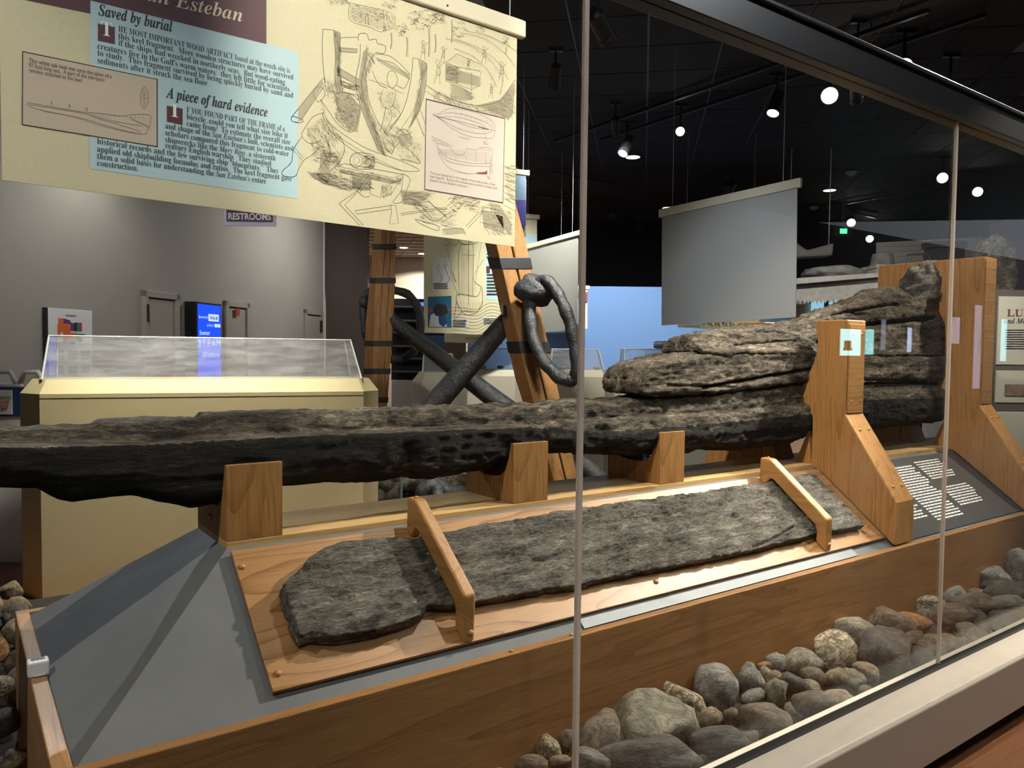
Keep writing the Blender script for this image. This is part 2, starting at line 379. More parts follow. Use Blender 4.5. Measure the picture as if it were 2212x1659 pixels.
# ------------------------------------------------------------------ the room
U = head(44.5); V_ = head(134.5)            # building axes; the exhibit stands at 45 degrees to them
PW = dep(345, 632, 9.0)                     # a point of the left wall
def W(x, y, off=0.0): return onp(x, y, PW-V_*off, V_)
def uv(p): return np.array([p@U, p@V_, p[2]])
def from_uv(u, v, z): return U*u+V_*v+Z*z
vw = PW@V_
CEIL = 4.1

fl = MB(); fl.box((-14, -12, -0.1), (26, 30, 0.0)); tag(fl.build('floor', M['floor']), kind='structure')
# ceiling: grid slab with tiles let into it
cl = MB(); cl.obox(U*9+Z*(CEIL+.06), (U, V_, Z), (17, 14, .06))
ceiling = tag(cl.build('ceiling', M['ceil_grid']), kind='structure')
TS = 0.61; tm = MB(); tm.box((-.2965, -.2965, -.012), (.2965, .2965, 0.0))
tiles = []
for i in range(-8, 42):
    for j in range(-22, 22):
        c = from_uv((i+.5)*TS, (j+.5)*TS, CEIL); d = c-CAM; zz = d@FW
        if zz < 1.0: continue
        px = CX+FPX*(d@RT)/zz; py = CY-FPX*(d@UP)/zz
        if px < 1020 or px > IW+90 or py < -150 or py > 640: continue
        tiles.append((zz, c))
tiles.sort(key=lambda t: t[0])
co0 = wloc(ceiling); tile0 = None
for k, (zz, c) in enumerate(tiles[:300]):
    if tile0 is None:
        tile0 = tm.build('ceiling_tile', M['ceil_tile'], origin=(0, 0, 0))
        ob = tile0
    else:
        ob = tile0.copy(); COL.objects.link(ob)
    ob.parent = ceiling; ob.location = Vector((c-co0).tolist()); ob.rotation_euler = (0, 0, math.radians(44.5))
rest = MB()
for zz, c in tiles[300:]: rest.obox(c-Z*.006, (U, V_, Z), (.2965, .2965, .006))
if rest.v: tag(rest.build('far_ceiling_tiles', M['ceil_tile'], ceiling), kind='stuff')

# left wall: ends at a corner, then a brown wall faces the camera
wu_end = W(700, 600)@U
wl = MB(); wl.obox(from_uv((wu_end-14)/2, vw+.08, CEIL/2), (U, V_, Z), ((wu_end+14)/2, .08, CEIL/2))
tag(wl.build('wall_left', M['wall_grey']), kind='structure')
tr = MB(); tr.obox(from_uv(wu_end-.012, vw-.006, CEIL/2), (U, V_, Z), (.02, .006, CEIL/2)); tag(tr.build('trim_1', M['white']), kind='structure')
def front_wall(name, x0, x1, d, z0, z1, m, th=.15, hd=-35.9):
    """a wall square to the view, between two image columns at one distance"""
    A = dep(x0, 757, d); B = dep(x1, 757, d); A[2] = B[2] = 0; ax = (B-A)/np.linalg.norm(B-A); nn = np.cross(Z, ax)
    mb = MB(); mb.obox((A+B)/2+nn*th/2+Z*(z0+z1)/2, (ax, nn, Z), (np.linalg.norm(B-A)/2, th/2, (z1-z0)/2))
    return tag(mb.build(name, m), kind='structure')
front_wall('wall_brown', 704, 793, 13.9, 0, CEIL, M['wall_brown'])
front_wall('wall_far', 640, 1290, 18.5, 0, CEIL, M['wall_beige'])
front_wall('wall_back', 1130, 2600, 15.5, 0, CEIL, M['wall_black'])
front_wall('wall_blue', 1010, 1745, 11.0, 0, 2.44, M['wall_blue'], .2)
cw = MB(); A = dep(700, 400, 14.1); B = dep(1125, 400, 14.1); A[2] = B[2] = 3.72
A2 = dep(600, 400, 18.4); B2 = dep(1125, 400, 18.4); A2[2] = B2[2] = 3.72
cw.prism([A, B, B2, A2], (0, 0, .05)); corridor_ceiling = tag(cw.build('ceiling_corridor', M['ceil_white']), kind='structure')
g = MB()                                    # grid bars of the pale ceiling
for k in range(1, 9):
    t = k/9; g.tube([A*(1-t)+A2*t-Z*.004, B*(1-t)+B2*t-Z*.004], .012, 4)
for k in range(1, 12):
    t = k/12; g.tube([A*(1-t)+B*t-Z*.004, A2*(1-t)+B2*t-Z*.004], .012, 4)
g.build('grid_bars', plain('grid_grey', (.33, .32, .30), .7), corridor_ceiling)
for px, py, d in ((872, 545, 16.5), (912, 563, 17.5), (1003, 545, 16.5)):
    p = dep(px, py, d); p[2] = 3.71; t = thing('downlight', p, 'round white downlight in the pale corridor ceiling', 'light', 'corridor downlights')
    mb = MB(); mb.lathe(p, (0, 0, -1), [(.11, 0), (.11, .012), (.085, .014)], 16); mb.build('trim_ring', M['white'], t)
    mb = MB(); mb.lathe(p-Z*.015, (0, 0, -1), [(.08, 0), (.08, .004)], 16); mb.build('diffuser', M['lamp_lens'], t)
    ld = bpy.data.lights.new('corridor_lamp', 'SPOT'); ld.energy = 260; ld.spot_size = math.radians(150); ld.color = (1, .9, .78); ld.shadow_soft_size = .1
    lo = bpy.data.objects.new('corridor_lamp', ld); COL.objects.link(lo); lo.parent = t; lo.location = (0, 0, -.05)
# letters on the far wall
mb = MB(); a = dep(892, 612, 18.45); b = dep(958, 612, 18.45); b[2] = a[2]; write(mb, 'Natural', a, b, Z, 'serif', bold=-.008)
tag(mb.build('wall_lettering', M['ink']), 'dark serif letters on the beige wall behind the anchors', 'lettering')

# doors, in the left wall
dw = plain('painted_door', (.36, .325, .285), .5, .4); dd = plain('dark_hardware', (.05, .045, .04), .4, .5, .6)
def wall_door(n, x0, x1, ytop, hinge=None):
    p0 = W(x0, ytop); u0 = p0@U; u1 = W(x1, ytop)@U; zt = p0[2]; fw_ = .075
    e = thing('door_%d' % n, from_uv((u0+u1)/2, vw, 0), None, None); tag(e, kind='structure')
    mb = MB()
    for uc, hw in ((u0+fw_/2, fw_/2), (u1-fw_/2, fw_/2)): mb.obox(from_uv(uc, vw-.02, zt/2), (U, V_, Z), (hw, .025, zt/2))
    mb.obox(from_uv((u0+u1)/2, vw-.02, zt-fw_/2), (U, V_, Z), ((u1-u0)/2, .025, fw_/2)); mb.build('door_frame', dw, e, bevel=.006)
    mb = MB(); mb.obox(from_uv((u0+u1)/2, vw-.008, (zt-fw_)/2-.006), (U, V_, Z), ((u1-u0)/2-fw_-.006, .008, (zt-fw_)/2-.006)); mb.build('door_leaf', dw, e)
    mb = MB(); mb.obox(from_uv((u0+u1)/2, vw-.003, zt-fw_-.004), (U, V_, Z), ((u1-u0)/2-fw_, .004, .006)); mb.build('shadow_gap', M['black'], e)
    if hinge:
        uh = W(hinge[0], hinge[1])@U; zh = W(hinge[0], hinge[1])[2]
        mb = MB(); mb.obox(from_uv(uh, vw-.03, zh), (U, V_, Z), (.02, .02, .10)); mb.build('closer', dd, e)
    return e
wall_door(1, 304, 382, 626, (312, 676)); d2 = wall_door(2, 482, 534, 649); wall_door(3, 655, 694, 668, (690, 705))
mb = MB(); p = W(513, 674, .05); mb.obox(p, (U, V_, Z), (.05, .006, .05)); mb.build('red_notice', plain('red_notice', (.42, .06, .04), .5), d2)

# floor-plan board on the wall
def wall_board(name, x0, x1, yt0, zb, off, th, m, label, cat):
    p0 = W(x0, yt0, off); u0 = p0@U; u1 = W(x1, yt0, off)@U; zt = p0[2]
    e = thing(name, from_uv((u0+u1)/2, vw, zb), label, cat)
    mb = MB(); mb.obox(from_uv((u0+u1)/2, vw-off+th/2, (zt+zb)/2), (U, V_, Z), ((u1-u0)/2, th/2, (zt-zb)/2)); mb.build('panel', m, e, bevel=.004)
    return e, u0, u1, zt
sat = lambda n, c: plain(n, c, .5)
bm, u0, u1, zt = wall_board('map_board', 100, 199, 664, 1.02, .04, .02, M['white'], 'white museum map board with orange floor plan on the grey wall', 'sign')
mb = MB(); mb.obox(from_uv(u0+.006, vw-.02, (zt+1.02)/2), (U, V_, Z), (.012, .021, (zt-1.02)/2)); mb.build('side_frame', dd, bm)
def onboard(fu, fz, off=.0415): return from_uv(u0+(u1-u0)*fu, vw-off, zt-(zt-1.02)*fz)
def flat(pts, m, nm, e, fn=onboard, off=.0425):
    mb = MB(); mb.add([fn(a, b, off) for a, b in pts], [tuple(range(len(pts)))]); return mb.build(nm, m, e)
OR = sat('map_orange', (.72, .16, .04)); PU = sat('map_purple', (.13, .04, .20)); GR = sat('map_green', (.02, .22, .12)); PK = sat('map_crimson', (.50, .03, .10)); BL = sat('map_blue', (.05, .22, .55))
rect = lambda a, b, c, d: [(a, b), (c, b), (c, d), (a, d)]
flat([(.24,.11),(.35,.11),(.35,.17),(.5,.17),(.5,.27),(.64,.27),(.64,.36),(.34,.39),(.34,.27),(.28,.27),(.28,.30),(.22,.30),(.22,.18),(.24,.18)], OR, 'orange_rooms', bm)
flat([(.35,.11),(.50,.13),(.50,.15),(.58,.16),(.58,.25),(.5,.25),(.5,.17),(.35,.17)], PU, 'purple_rooms', bm)
flat(rect(.58,.15,.64,.25), M['ink'], 'black_room', bm); flat(rect(.64,.15,.70,.25), GR, 'green_room', bm); flat(rect(.70,.15,.755,.25), PK, 'crimson_room', bm)
flat([(.64,.28),(.82,.28),(.82,.31),(.76,.31),(.76,.37),(.64,.37)], GR, 'green_room', bm); flat(rect(.50,.365,.60,.40), BL, 'blue_room', bm)
mb = MB(); write(mb, 'MUSEUM MAP', onboard(.40, .085), onboard(.64, .085), Z, 'sans', bold=.015)
for r in range(3):
    for c in range(3):
        for q in range(5):
            a = .14+.29*c; z = .50+.16*r+q*.018; mb.quad(onboard(a, z), onboard(a+.2+.03*((q*7+c) % 3), z), onboard(a+.2, z+.006), onboard(a, z+.006))
tag(mb.build('map_lettering', M['ink'], bm), kind='stuff')
for c, mm in enumerate((BL, OR, GR)): flat(rect(.14+.29*c, .475, .37+.29*c, .487), mm, 'key_bar', bm)

# lit screen on the wall
sc_, u0, u1, zt = wall_board('wall_screen', 424, 478, 651, .86, .16, .16, M['lamp_black'], 'portrait digital screen glowing blue on the grey wall', 'screen')
def onscr(fu, fz, off=.163): return from_uv(u0+(u1-u0)*fu, vw-off, zt-(zt-.86)*fz)
mb = MB(); mb.add([onscr(a, b, .162) for a, b in rect(.04, .02, .97, .97)], [(0, 1, 2, 3)]); mb.build('display', plain('lit_blue_display', (.01, .03, .2), .3, emit=(.012, .085, .95), es=1.15), sc_)
WT = plain('lit_white_print', (.6, .65, .8), .4, emit=(.55, .70, 1.0), es=1.0)
mb = MB()
write(mb, 'Summer', onscr(.10, .335), onscr(.52, .335), Z, 'italic', .085); write(mb, 'S.T.E.A.M', onscr(.07, .455), onscr(.95, .455), Z, 'sans', .13, bold=-.005)
write(mb, 'Adventures', onscr(.16, .565), onscr(.90, .565), Z, 'italic', .105); write(mb, 'Sponsored by', onscr(.08, .165), onscr(.45, .165), Z, 'italic', .05)
write(mb, 'by RALLY', onscr(.40, .245), onscr(.66, .245), Z, 'sans', .045)
for a in (rect(.46, .115, .88, .19), rect(.70, .215, .95, .25), rect(.32, .905, .60, .94)): mb.add([onscr(x, y) for x, y in a], [(0, 1, 2, 3)])
tag(mb.build('screen_lettering', WT, sc_), kind='stuff')
mb = MB(); write(mb, 'H-E-B', onscr(.52, .17, .165), onscr(.83, .17, .165), Z, 'sans', .055, bold=.02); mb.build('badge_lettering', M['ink'], sc_)

# hanging sign
ax = head(-33.0); nn = np.cross(Z, ax)
p = dep(540, 468, 8.6); e = thing('restroom_sign', p-Z*.16, 'purple and white hanging restrooms sign below the banner edge', 'sign')
S = lambda a, b, k=0.0: p+ax*a+Z*b-nn*k
mb = MB(); mb.obox(p+Z*.03, (ax, nn, Z), (.285, .008, .135)); mb.build('sign_board', plain('sign_lilac_white', (.55, .53, .66), .5), e)
mb = MB(); mb.obox(p+Z*.045-nn*.009, (ax, nn, Z), (.255, .003, .105)); mb.build('sign_field', plain('sign_purple', (.075, .022, .085), .5), e, bevel=.01)
mb = MB(); write(mb, 'RESTROOMS', S(-.235, -.035, .013), S(.235, -.035, .013), Z, 'sans', .10, bold=.025); mb.build('sign_lettering', M['white'], e)
mb = MB()
for s in (-.24, .24): mb.tube([S(s, .16), (*S(s, .16)[:2], CEIL)], .003, 5)
mb.build('hanging_wire', M['wire'], e)

# ------------------------------------------------------------------ case: ledge, glass, rail
YG = 1.40; ZL = 0.302
le = thing('glass_case', (2.5, 1.36, 0), 'long glass wall on a cream ledge with a black top rail, before the keel', 'glass case')
mb = MB(); mb.prism([(-3, 1.263, ZL-.012), (-3, 1.270, ZL), (-3, 1.445, ZL), (-3, 1.445, .05), (-3, 1.30, .05), (-3, 1.263, .085)], (11, 0, 0), 0)
mb.build('ledge', M['ledge'], le, bevel=.004)
mb = MB(); mb.prism([(-3, 1.2622, ZL-.016), (-3, 1.2622, .088), (-3, 1.265, .088), (-3, 1.265, ZL-.016)], (11, 0, 0)); mb.build('ledge_front', M['ledge_face'], le)
mb = MB(); mb.box((-3, 1.325, .0), (8, 1.44, .05)); mb.build('toe_kick', M['black'], le)
mb = MB(); mb.box((-3, YG-.017, ZL), (8, YG+.006, ZL+.013)); mb.build('glass_channel', M['seal'], le)
SX = (1.217, 3.057)
for x0, x1 in ((-3.0, SX[0]-.004), (SX[0]+.004, SX[1]-.004), (SX[1]+.004, 8.0)):
    mb = MB(); mb.box((x0, YG-.004, ZL+.013), (x1, YG+.004, 2.376)); mb.build('glass_pane', M['glass'], le)
for sx in SX:
    mb = MB(); mb.box((sx-.0075, YG-.006, ZL+.013), (sx+.0075, YG+.006, 2.376)); mb.build('glass_seam', M['seam'], le, bevel=.003)
mb = MB(); mb.box((-3, YG-.035, 2.376), (8, YG+.05, 2.47)); mb.box((-3, YG-.05, 2.47), (8, YG+.06, 2.485)); mb.build('top_rail', M['rail_black'], le, bevel=.004)
# ------------------------------------------------------------------ plinth
ZC = 0.60; YF, YI = 1.824, 1.858; XO, XI = 0.153, 0.193; YB = 3.08; XE = 5.9
BX, BY0, BY1, BZ0, BZ1 = 0.633, 2.283, 2.608, 0.917, 0.937
pl = thing('display_plinth', (3.6, 2.45, 0), 'long wooden plinth with grey sloping sides under the keel', 'plinth')
mb = MB(); mb.box((XO, YF, .10), (XE, YI, ZC)); mb.build('front_board', M['curb_x'], pl, bevel=.003)
mb = MB(); mb.box((XO, YI+.0005, .10), (XI, YB-.034, ZC)); mb.build('end_board', M['curb_y'], pl, bevel=.003)
mb = MB(); mb.box((XO, YB-.034, .10), (XE, YB, ZC)); mb.build('back_board', M['curb_x'], pl, bevel=.003)
zs = ZC-.012
f = [(XI, YI, zs), (XE, YI, zs), (XE, BY0, BZ0), (BX, BY0, BZ0)]
mb = MB(); mb.prism(f, (0, .02, -.03)); mb.build('front_slope', M['grey_slope'], pl)
mb = MB(); mb.prism([(XI, YI, zs), (BX, BY0, BZ0), (BX, BY1, BZ0), (XI, YB-.034, zs)], (.03, 0, -.03)); mb.build('end_slope', M['grey_slope'], pl)
mb = MB(); mb.prism([(XI, YB-.034, zs), (BX, BY1, BZ0), (XE, BY1, BZ0), (XE, YB-.034, zs)], (0, -.02, -.03)); mb.build('back_slope', M['grey_slope'], pl)
mb = MB(); mb.box((BX, BY0, BZ0-.03), (XE, BY1, BZ1)); mb.build('beam', M['beam_x'], pl, bevel=.002)
def button(parent, p, n, r=.007, m='peg'):
    mb = MB(); mb.lathe(np.array(p)-np.array(n)*.001, n, [(r, 0), (r*.97, r*.35), (r*.7, r*.75), (r*.25, r*.95)], 10); return mb.build('screw_button', M[m], parent, smooth=True)
for px, py in ((1102, 1405), (1229, 1369), (2085, 1141), (2134, 1129), (2150, 1125), (2020, 1159)):
    q = onz(px, py, ZC+.0015); button(pl, (q[0], 1.842, ZC+.0015), (0, 0, 1), .0065, 'peg')

# cradle blocks: front face at BY0, curved saddle behind
def cradle(x0, x1, label, nb=0):
    e = thing('cradle_block', ((x0+x1)/2, (BY0+BY1)/2, BZ1), label, 'support block', 'cradle blocks on the beam')
    zt = 1.161; yz = [(BY0, BZ1), (BY0, zt), (BY0+.018, zt), (BY0+.030, zt-.055), (BY0+.052, zt-.105), (BY0+.085, zt-.128), (BY0+.14, zt-.136)]
    yz += [(BY0+BY1-y, z) for y, z in reversed(yz[2:])]+[(BY1, zt), (BY1, BZ1)]
    mb = MB(); mb.prism([(x0, y, z) for y, z in yz], (x1-x0, 0, 0)); mb.build('block', M['oak_z'], e, bevel=.0015)
    if nb: button(e, (x0, BY0+.17, BZ1+.045), (-1, 0, 0), .009, 'brass')
    return e
cradle(.633, .799, 'wooden cradle block nearest the sloping left end, under the dark keel', 1)
cradle(1.663, 1.826, 'second wooden cradle block, beside the slab clamp near the glass seam')
cradle(2.438, 2.592, 'third wooden cradle block, closest to the tall uprights')

# uprights: column plus brace in front and behind
def upright(x0, zt, label):
    x1 = x0+.165; e = thing('keel_upright', ((x0+x1)/2, 2.45, ZC), label, 'upright support', 'braced uprights holding the sternpost')
    inner = [(2.306, zt), (2.289, zt-.055), (2.281, zt-.12), (2.284, 1.495), (2.330, 1.40), (2.372, 1.318), (2.376, 1.249), (2.337, 1.237), (2.323, 1.165)]
    if zt > 1.8: inner = [(2.42, zt), (2.40, zt-.10), (2.39, 1.80), (2.34, 1.70), (2.328, 1.489), (2.36, 1.41), (2.396, 1.332), (2.392, 1.282), (2.334, 1.274), (2.333, 1.165)]
    lower = [(2.323, 1.165), (2.332, 1.088), (2.360, 1.02), (2.395, .9375), (2.30, .9375)]
    for s in (0, 1):
        R = (lambda y: 4.90-y) if s else (lambda y: y)
        col = [(2.118, 1.205), (2.118, zt)]+inner+[(2.30, 1.165), (2.30, .925), (2.25, .905), (1.862, ZC+.006), (1.846, ZC+.006), (1.848, .809), (2.118, 1.205)][:-1]
        mb = MB(); mb.prism([(x0, R(y), z) for y, z in col], (.165, 0, 0)); mb.build('column' if not s else 'rear_column', M['oak_z'], e, bevel=.012, seg=3)
        mb = MB(); mb.prism([(x0+.004, R(y), z) for y, z in lower], (.157, 0, 0)); mb.build('saddle_cheek', M['oak_z'], e, bevel=.002)
    d = np.array([0, 1.848-2.118, .809-1.205]); d /= np.linalg.norm(d); nb = np.array([0, -d[2]*-1, d[1]]); nb = np.array([0, d[2], -d[1]])
    nb = nb if nb[1] < 0 else -nb
    for z in (zt-.07, 1.27) + ((1.62, ) if zt > 1.8 else ()):
        for fx in (.045, .125): button(e, (x0+fx, 2.118, z), (0, -1, 0), .009, 'brass')
    for t in (.09, .40):
        for fx in (.045, .125): button(e, np.array([x0+fx, 2.118, 1.205])+d*t, nb, .009, 'brass')
    mb = MB(); mb.box((x0+.012, 2.1135, 1.21), (x1-.012, 2.119, zt-.02)); mb.build('cover_plate', M['oak_x'], e, bevel=.003)
    return e
upright(3.575, 1.675, 'shorter braced wooden upright left of the thin grey seam')
upright(5.04, 2.103, 'taller braced wooden upright behind the thin grey seam')

# ------------------------------------------------------------------ board, slab, clamps on the slope
SD = np.array([0, BY0-YI, BZ0-zs]); SL = np.linalg.norm(SD); SD /= SL          # up the slope
SN = np.array([0, -SD[2], SD[1]])                                              # out of the slope
S0 = np.array([0, YI, zs])
def onslope(px, py, h): p = onp(px, py, S0+SN*h, SN); return p[0], (p-S0)@SD
def SP(x, t, h): return np.array([x, 0, 0])+S0+SD*t+SN*h
HB = .020; HT = HB
bx0, bt1 = onslope(497, 1196, HB); bx0b, bt0 = onslope(594, 1494, HB); bx1, _ = onslope(1912, 1160, HB)
bx0 = (bx0+bx0b)/2; bt1 += .010
bd = thing('mounting_board', SP((bx0+bx1)/2, bt0, HB), 'oak veneer board carrying the grey slab on the slope', 'board')
mb = MB(); mb.prism([SP(bx0, bt0, HB), SP(bx1, bt0, HB), SP(bx1, bt1, HB), SP(bx0, bt1, HB)], -SN*.014); mb.build('board', M['ply_x'], bd, bevel=.002)
mb = MB(); mb.prism([SP(bx0+.03, bt0+.03, HB-.014), SP(bx1-.03, bt0+.03, HB-.014), SP(bx1-.03, bt1-.03, HB-.014), SP(bx0+.03, bt1-.03, HB-.014)], -SN*(HB-.0145)); mb.build('spacer', M['black'], bd)
for px, py in ((522, 1225), (600, 1455), (1417, 1257), (1866, 1150)):
    x, t = onslope(px, py, HB); button(bd, SP(x, t, HB), SN, .010)
for a, b in ((1190, 1330), (1600, 1712)):
    x0, t0 = onslope(a, 1345-(a-1190)*.30, HB); x1, _ = onslope(b, 1300, HB)
# metal strip at the foot of the slope
xa, _ = onslope(1262, 1358, .004); xb, _ = onslope(1850, 1197, .004)
mb = MB(); mb.prism([SP(xa, .012, .003), SP(xb, .012, .003), SP(xb, .085, .003), SP(xa, .085, .003)], SN*.003); tag(mb.build('metal_strip', M['steel']), 'bare metal strip between the board and the front plank', 'strip')

def sheet_to_obj(name, G, mats, midx, parent=None, origin=None):
    """closed tube grid G[n_len, n_round, 3] -> capped mesh"""
    n, r, _ = G.shape; mb = MB(); mb.v = [tuple(p) for p in G.reshape(-1, 3)]
    for i in range(n-1):
        for j in range(r):
            k = (j+1) % r; mb.f.append((i*r+j, i*r+k, (i+1)*r+k, (i+1)*r+j)); mb.m.append(int(midx[j]) if np.ndim(midx) == 1 else int(midx[i, j]))
    mb.f.append(tuple(range(r-1, -1, -1))); mb.m.append(0); mb.f.append(tuple((n-1)*r+j for j in range(r))); mb.m.append(0)
    return mb.build(name, mats, parent, origin, smooth=True)
def normals(G):
    a = np.gradient(G, axis=0); b = (np.roll(G, -1, 1)-np.roll(G, 1, 1))/2
    n = np.cross(a, b); l = np.linalg.norm(n, axis=2, keepdims=True); n = n/np.maximum(l, 1e-9)
    c = G.mean(axis=1, keepdims=True); s = np.sign(np.sum(n*(G-c), axis=(1, 2), keepdims=True).mean()); return n*s
def resample(poly, r):
    """closed polygon (n,2) -> r points, evenly along its outline"""
    P = np.vstack([poly, poly[:1]]); L = np.concatenate([[0], np.cumsum(np.linalg.norm(np.diff(P, axis=0), axis=1))]); t = np.linspace(0, L[-1], r, endpoint=False)
    return np.stack([np.interp(t, L, P[:,0]), np.interp(t, L, P[:,1])], 1)
def roughen(G, amp, sc, seed, fiber=.25, rid=.5, fine=.35):
    n = normals(G); p = G.reshape(-1, 3)*np.array([fiber, 1, 1])
    d = fbm(p*sc, 4, seed)*1.0 + (ridge(p*sc*2.2, 3, seed+5)-.62)*rid*2 + fbm(p*sc*6, 3, seed+9)*fine
    w = fbm(p*sc*.35, 2, seed+20)
    return G + n*((d*(1+.8*w))*amp).reshape(G.shape[0], G.shape[1], 1)
def ends(G, k=5, d0=.03, d1=.03):
    """round the two ends off in a few shrinking rings"""
    c0 = G[0].mean(0); c1 = G[-1].mean(0); A = []; B = []
    for i in range(k):
        t = (i+.3)/k; s = math.sqrt(max(0, 1-(1-t)**2))*.97+.03*t
        q = c0+(G[0]-c0)*max(s, .05); q = q+np.array([-(1-t)*d0*(1-0), 0, 0]); A.append(q)
        q = c1+(G[-1]-c1)*max(s, .05); q = q+np.array([(1-t)*d1, 0, 0]); B.append(q)
    return np.concatenate([np.array(A), G, np.array(B[::-1])], 0)

# slab: outline on the board, upper and lower edges by image points
up_px = [(617,1262),(640,1232),(660,1212),(706,1181),(741,1168),(825,1160),(899,1153),(980,1141),(1110,1118),(1251,1095),(1441,1068),(1580,1048),(1716,1027),(1811,1013)]
lo_px = [(632,1385),(674,1366),(740,1374),(798,1368),(850,1350),(907,1328),(925,1300),(975,1300),(1029,1292),(1246,1257),(1580,1192),(1755,1151),(1868,1130)]
HS = HB+.048
u_ = np.array([onslope(x, y, HS) for x, y in up_px]); l_ = np.array([onslope(x, y, HS) for x, y in lo_px])
u_ = u_[np.argsort(u_[:,0])]; l_ = l_[np.argsort(l_[:,0])]
xs0, xs1 = max(u_[0,0], l_[0,0])-.004, min(u_[-1,0], l_[-1,0])
XS = np.linspace(xs0, xs1, 560); TU = np.interp(XS, u_[:,0], u_[:,1]); TL = np.interp(XS, l_[:,0], l_[:,1])
rg = np.random.RandomState(4)
edge = lambda s, a: fbm(np.stack([XS*9, XS*0+s, XS*0], 1), 4, s)*a
TU += edge(3, .010); TL += edge(8, .006)
NS = 176; G = np.zeros((len(XS), NS, 3)); MI = np.zeros((len(XS), NS), int)
for i, x in enumerate(XS):
    thick = .040 + (.012 if x < bx0+.45 else 0); w = TU[i]-TL[i]
    pol = np.array([(TL[i]+.010, .002), (TL[i]+.001, .008), (TL[i], thick-.003), (TL[i]+.004, thick), (TU[i]-.006, thick), (TU[i], thick-.005), (TU[i]-.004, .002)])
    q = resample(pol, NS); G[i] = np.array([SP(x, t, HB+h) for t, h in q])
    MI[i] = 0
G = ends(G, 5, .012, .006)
loc = G.reshape(-1, 3); tt = (loc-S0)@SD; hh = (loc-S0)@SN; q3 = np.stack([loc[:,0], tt, hh], 1)
top = np.clip((hh-HB-.015)/.02, 0, 1)
grain = q3*np.array([3.2, 26, 26]); d = fbm(grain, 4, 31)*.0035+(ridge(grain*np.array([1.2, 1.6, 1])*.9+4, 3, 41)-.6)*.008+fbm(q3*np.array([55, 95, 95]), 3, 51)*.0055+(ridge(q3*np.array([16, 60, 60]), 2, 56)-.6)*.008+fbm(q3*8, 2, 61)*.0025-np.clip(fbm(q3*np.array([14, 30, 30]), 3, 65)-.22, 0, 1)*.03
crack = np.abs(tt-(.055+.05*np.sin(loc[:,0]*2.1+.4)+.10*loc[:,0]/2.5+.012*fbm(np.stack([loc[:,0]*6, loc[:,0]*0, loc[:,0]*0], 1), 3, 71)))
d -= np.exp(-(crack/.005)**2)*.020*(vnoise(np.stack([loc[:,0]*4, loc[:,0]*0, loc[:,0]*0], 1), 77) > .38)
low = np.clip((.012-(hh-HB))/.012, 0, 1)
nn_ = normals(G).reshape(-1, 3); loc = loc+nn_*(d*(1-.9*low))[:, None]
below = (loc-S0)@SN-HB-.001; loc = loc-np.minimum(below, 0)[:, None]*SN
slab = sheet_to_obj('plank_slab', loc.reshape(G.shape), [M['slab']], np.zeros(G.shape[1]), origin=SP((xs0+xs1)/2, TL.mean(), HB))
tag(slab, 'flat grey waterlogged plank held by two clamps on the oak board', 'plank')

# clamps
def clamp(pxl, pxr, ptop, label):
    xl, tl = onslope(*pxl, HB); xr, _ = onslope(*pxr, HB); _, th = onslope(*ptop, HB)
    e = thing('slab_clamp', SP((xl+xr)/2, tl, HB), label, 'clamp', 'wooden clamps over the slab')
    te = th+.012
    prof = [(tl, 0), (tl+.085, .118), (te, .118), (te+.045, .086), (te-.018, 0), (te-.056, 0), (te-.058, .046), (te-.072, .054), (tl+.112, .054), (tl+.094, .044), (tl+.060, 0)]
    mb = MB(); mb.prism([SP(xl, t, HB+h) for t, h in prof], (xr-xl, 0, 0)); mb.build('bridge', M['oak_y'], e, bevel=.008, seg=3)
    button(e, SP((xl+xr)/2+.006, tl+.018, HB+.024), (0, -1, 0), .009); button(e, SP((xl+xr)/2, te+.022, HB+.1025), (0, 0, 1), .008)
    return e
clamp((1000, 1392), (1026, 1386), (870, 1140), 'wooden clamp over the broken end of the slab, left of the seam')
clamp((1782, 1193), (1796, 1190), (1632, 1035), 'wooden clamp over the slab beside the shorter upright')

# label panel on the slope between the uprights
lp = thing('label_panel', SP(4.4, .05, .004), 'dark grey label panel with white print between the uprights', 'label')
mb = MB(); mb.prism([SP(3.752, .02, .002), SP(5.03, .02, .002), SP(5.03, SL-.02, .002), SP(3.752, SL-.02, .002)], SN*.004); mb.build('panel', M['panel_grey'], lp, bevel=.001)
mb = MB(); rg = random.Random(5)
for c, (x0, x1, rows) in enumerate(((3.79, 4.10, range(3, 20)), (4.14, 4.45, range(1, 22)), (4.49, 4.80, list(range(0, 8))+list(range(11, 19))))):
    for r in rows:
        if c == 0 and r in (5,): continue
        x = x0; t = SL-.07-.0182*r; xe = x1-rg.random()*.05
        while x < xe:
            w = rg.choice((.012, .02, .028, .036)); mb.quad(SP(x, t, .0066), SP(min(x+w, x1), t, .0066), SP(min(x+w, x1), t+.0085, .0066), SP(x, t+.0085, .0066)); x += w+.006
tag(mb.build('panel_print', M['white_ink'], lp), kind='stuff')

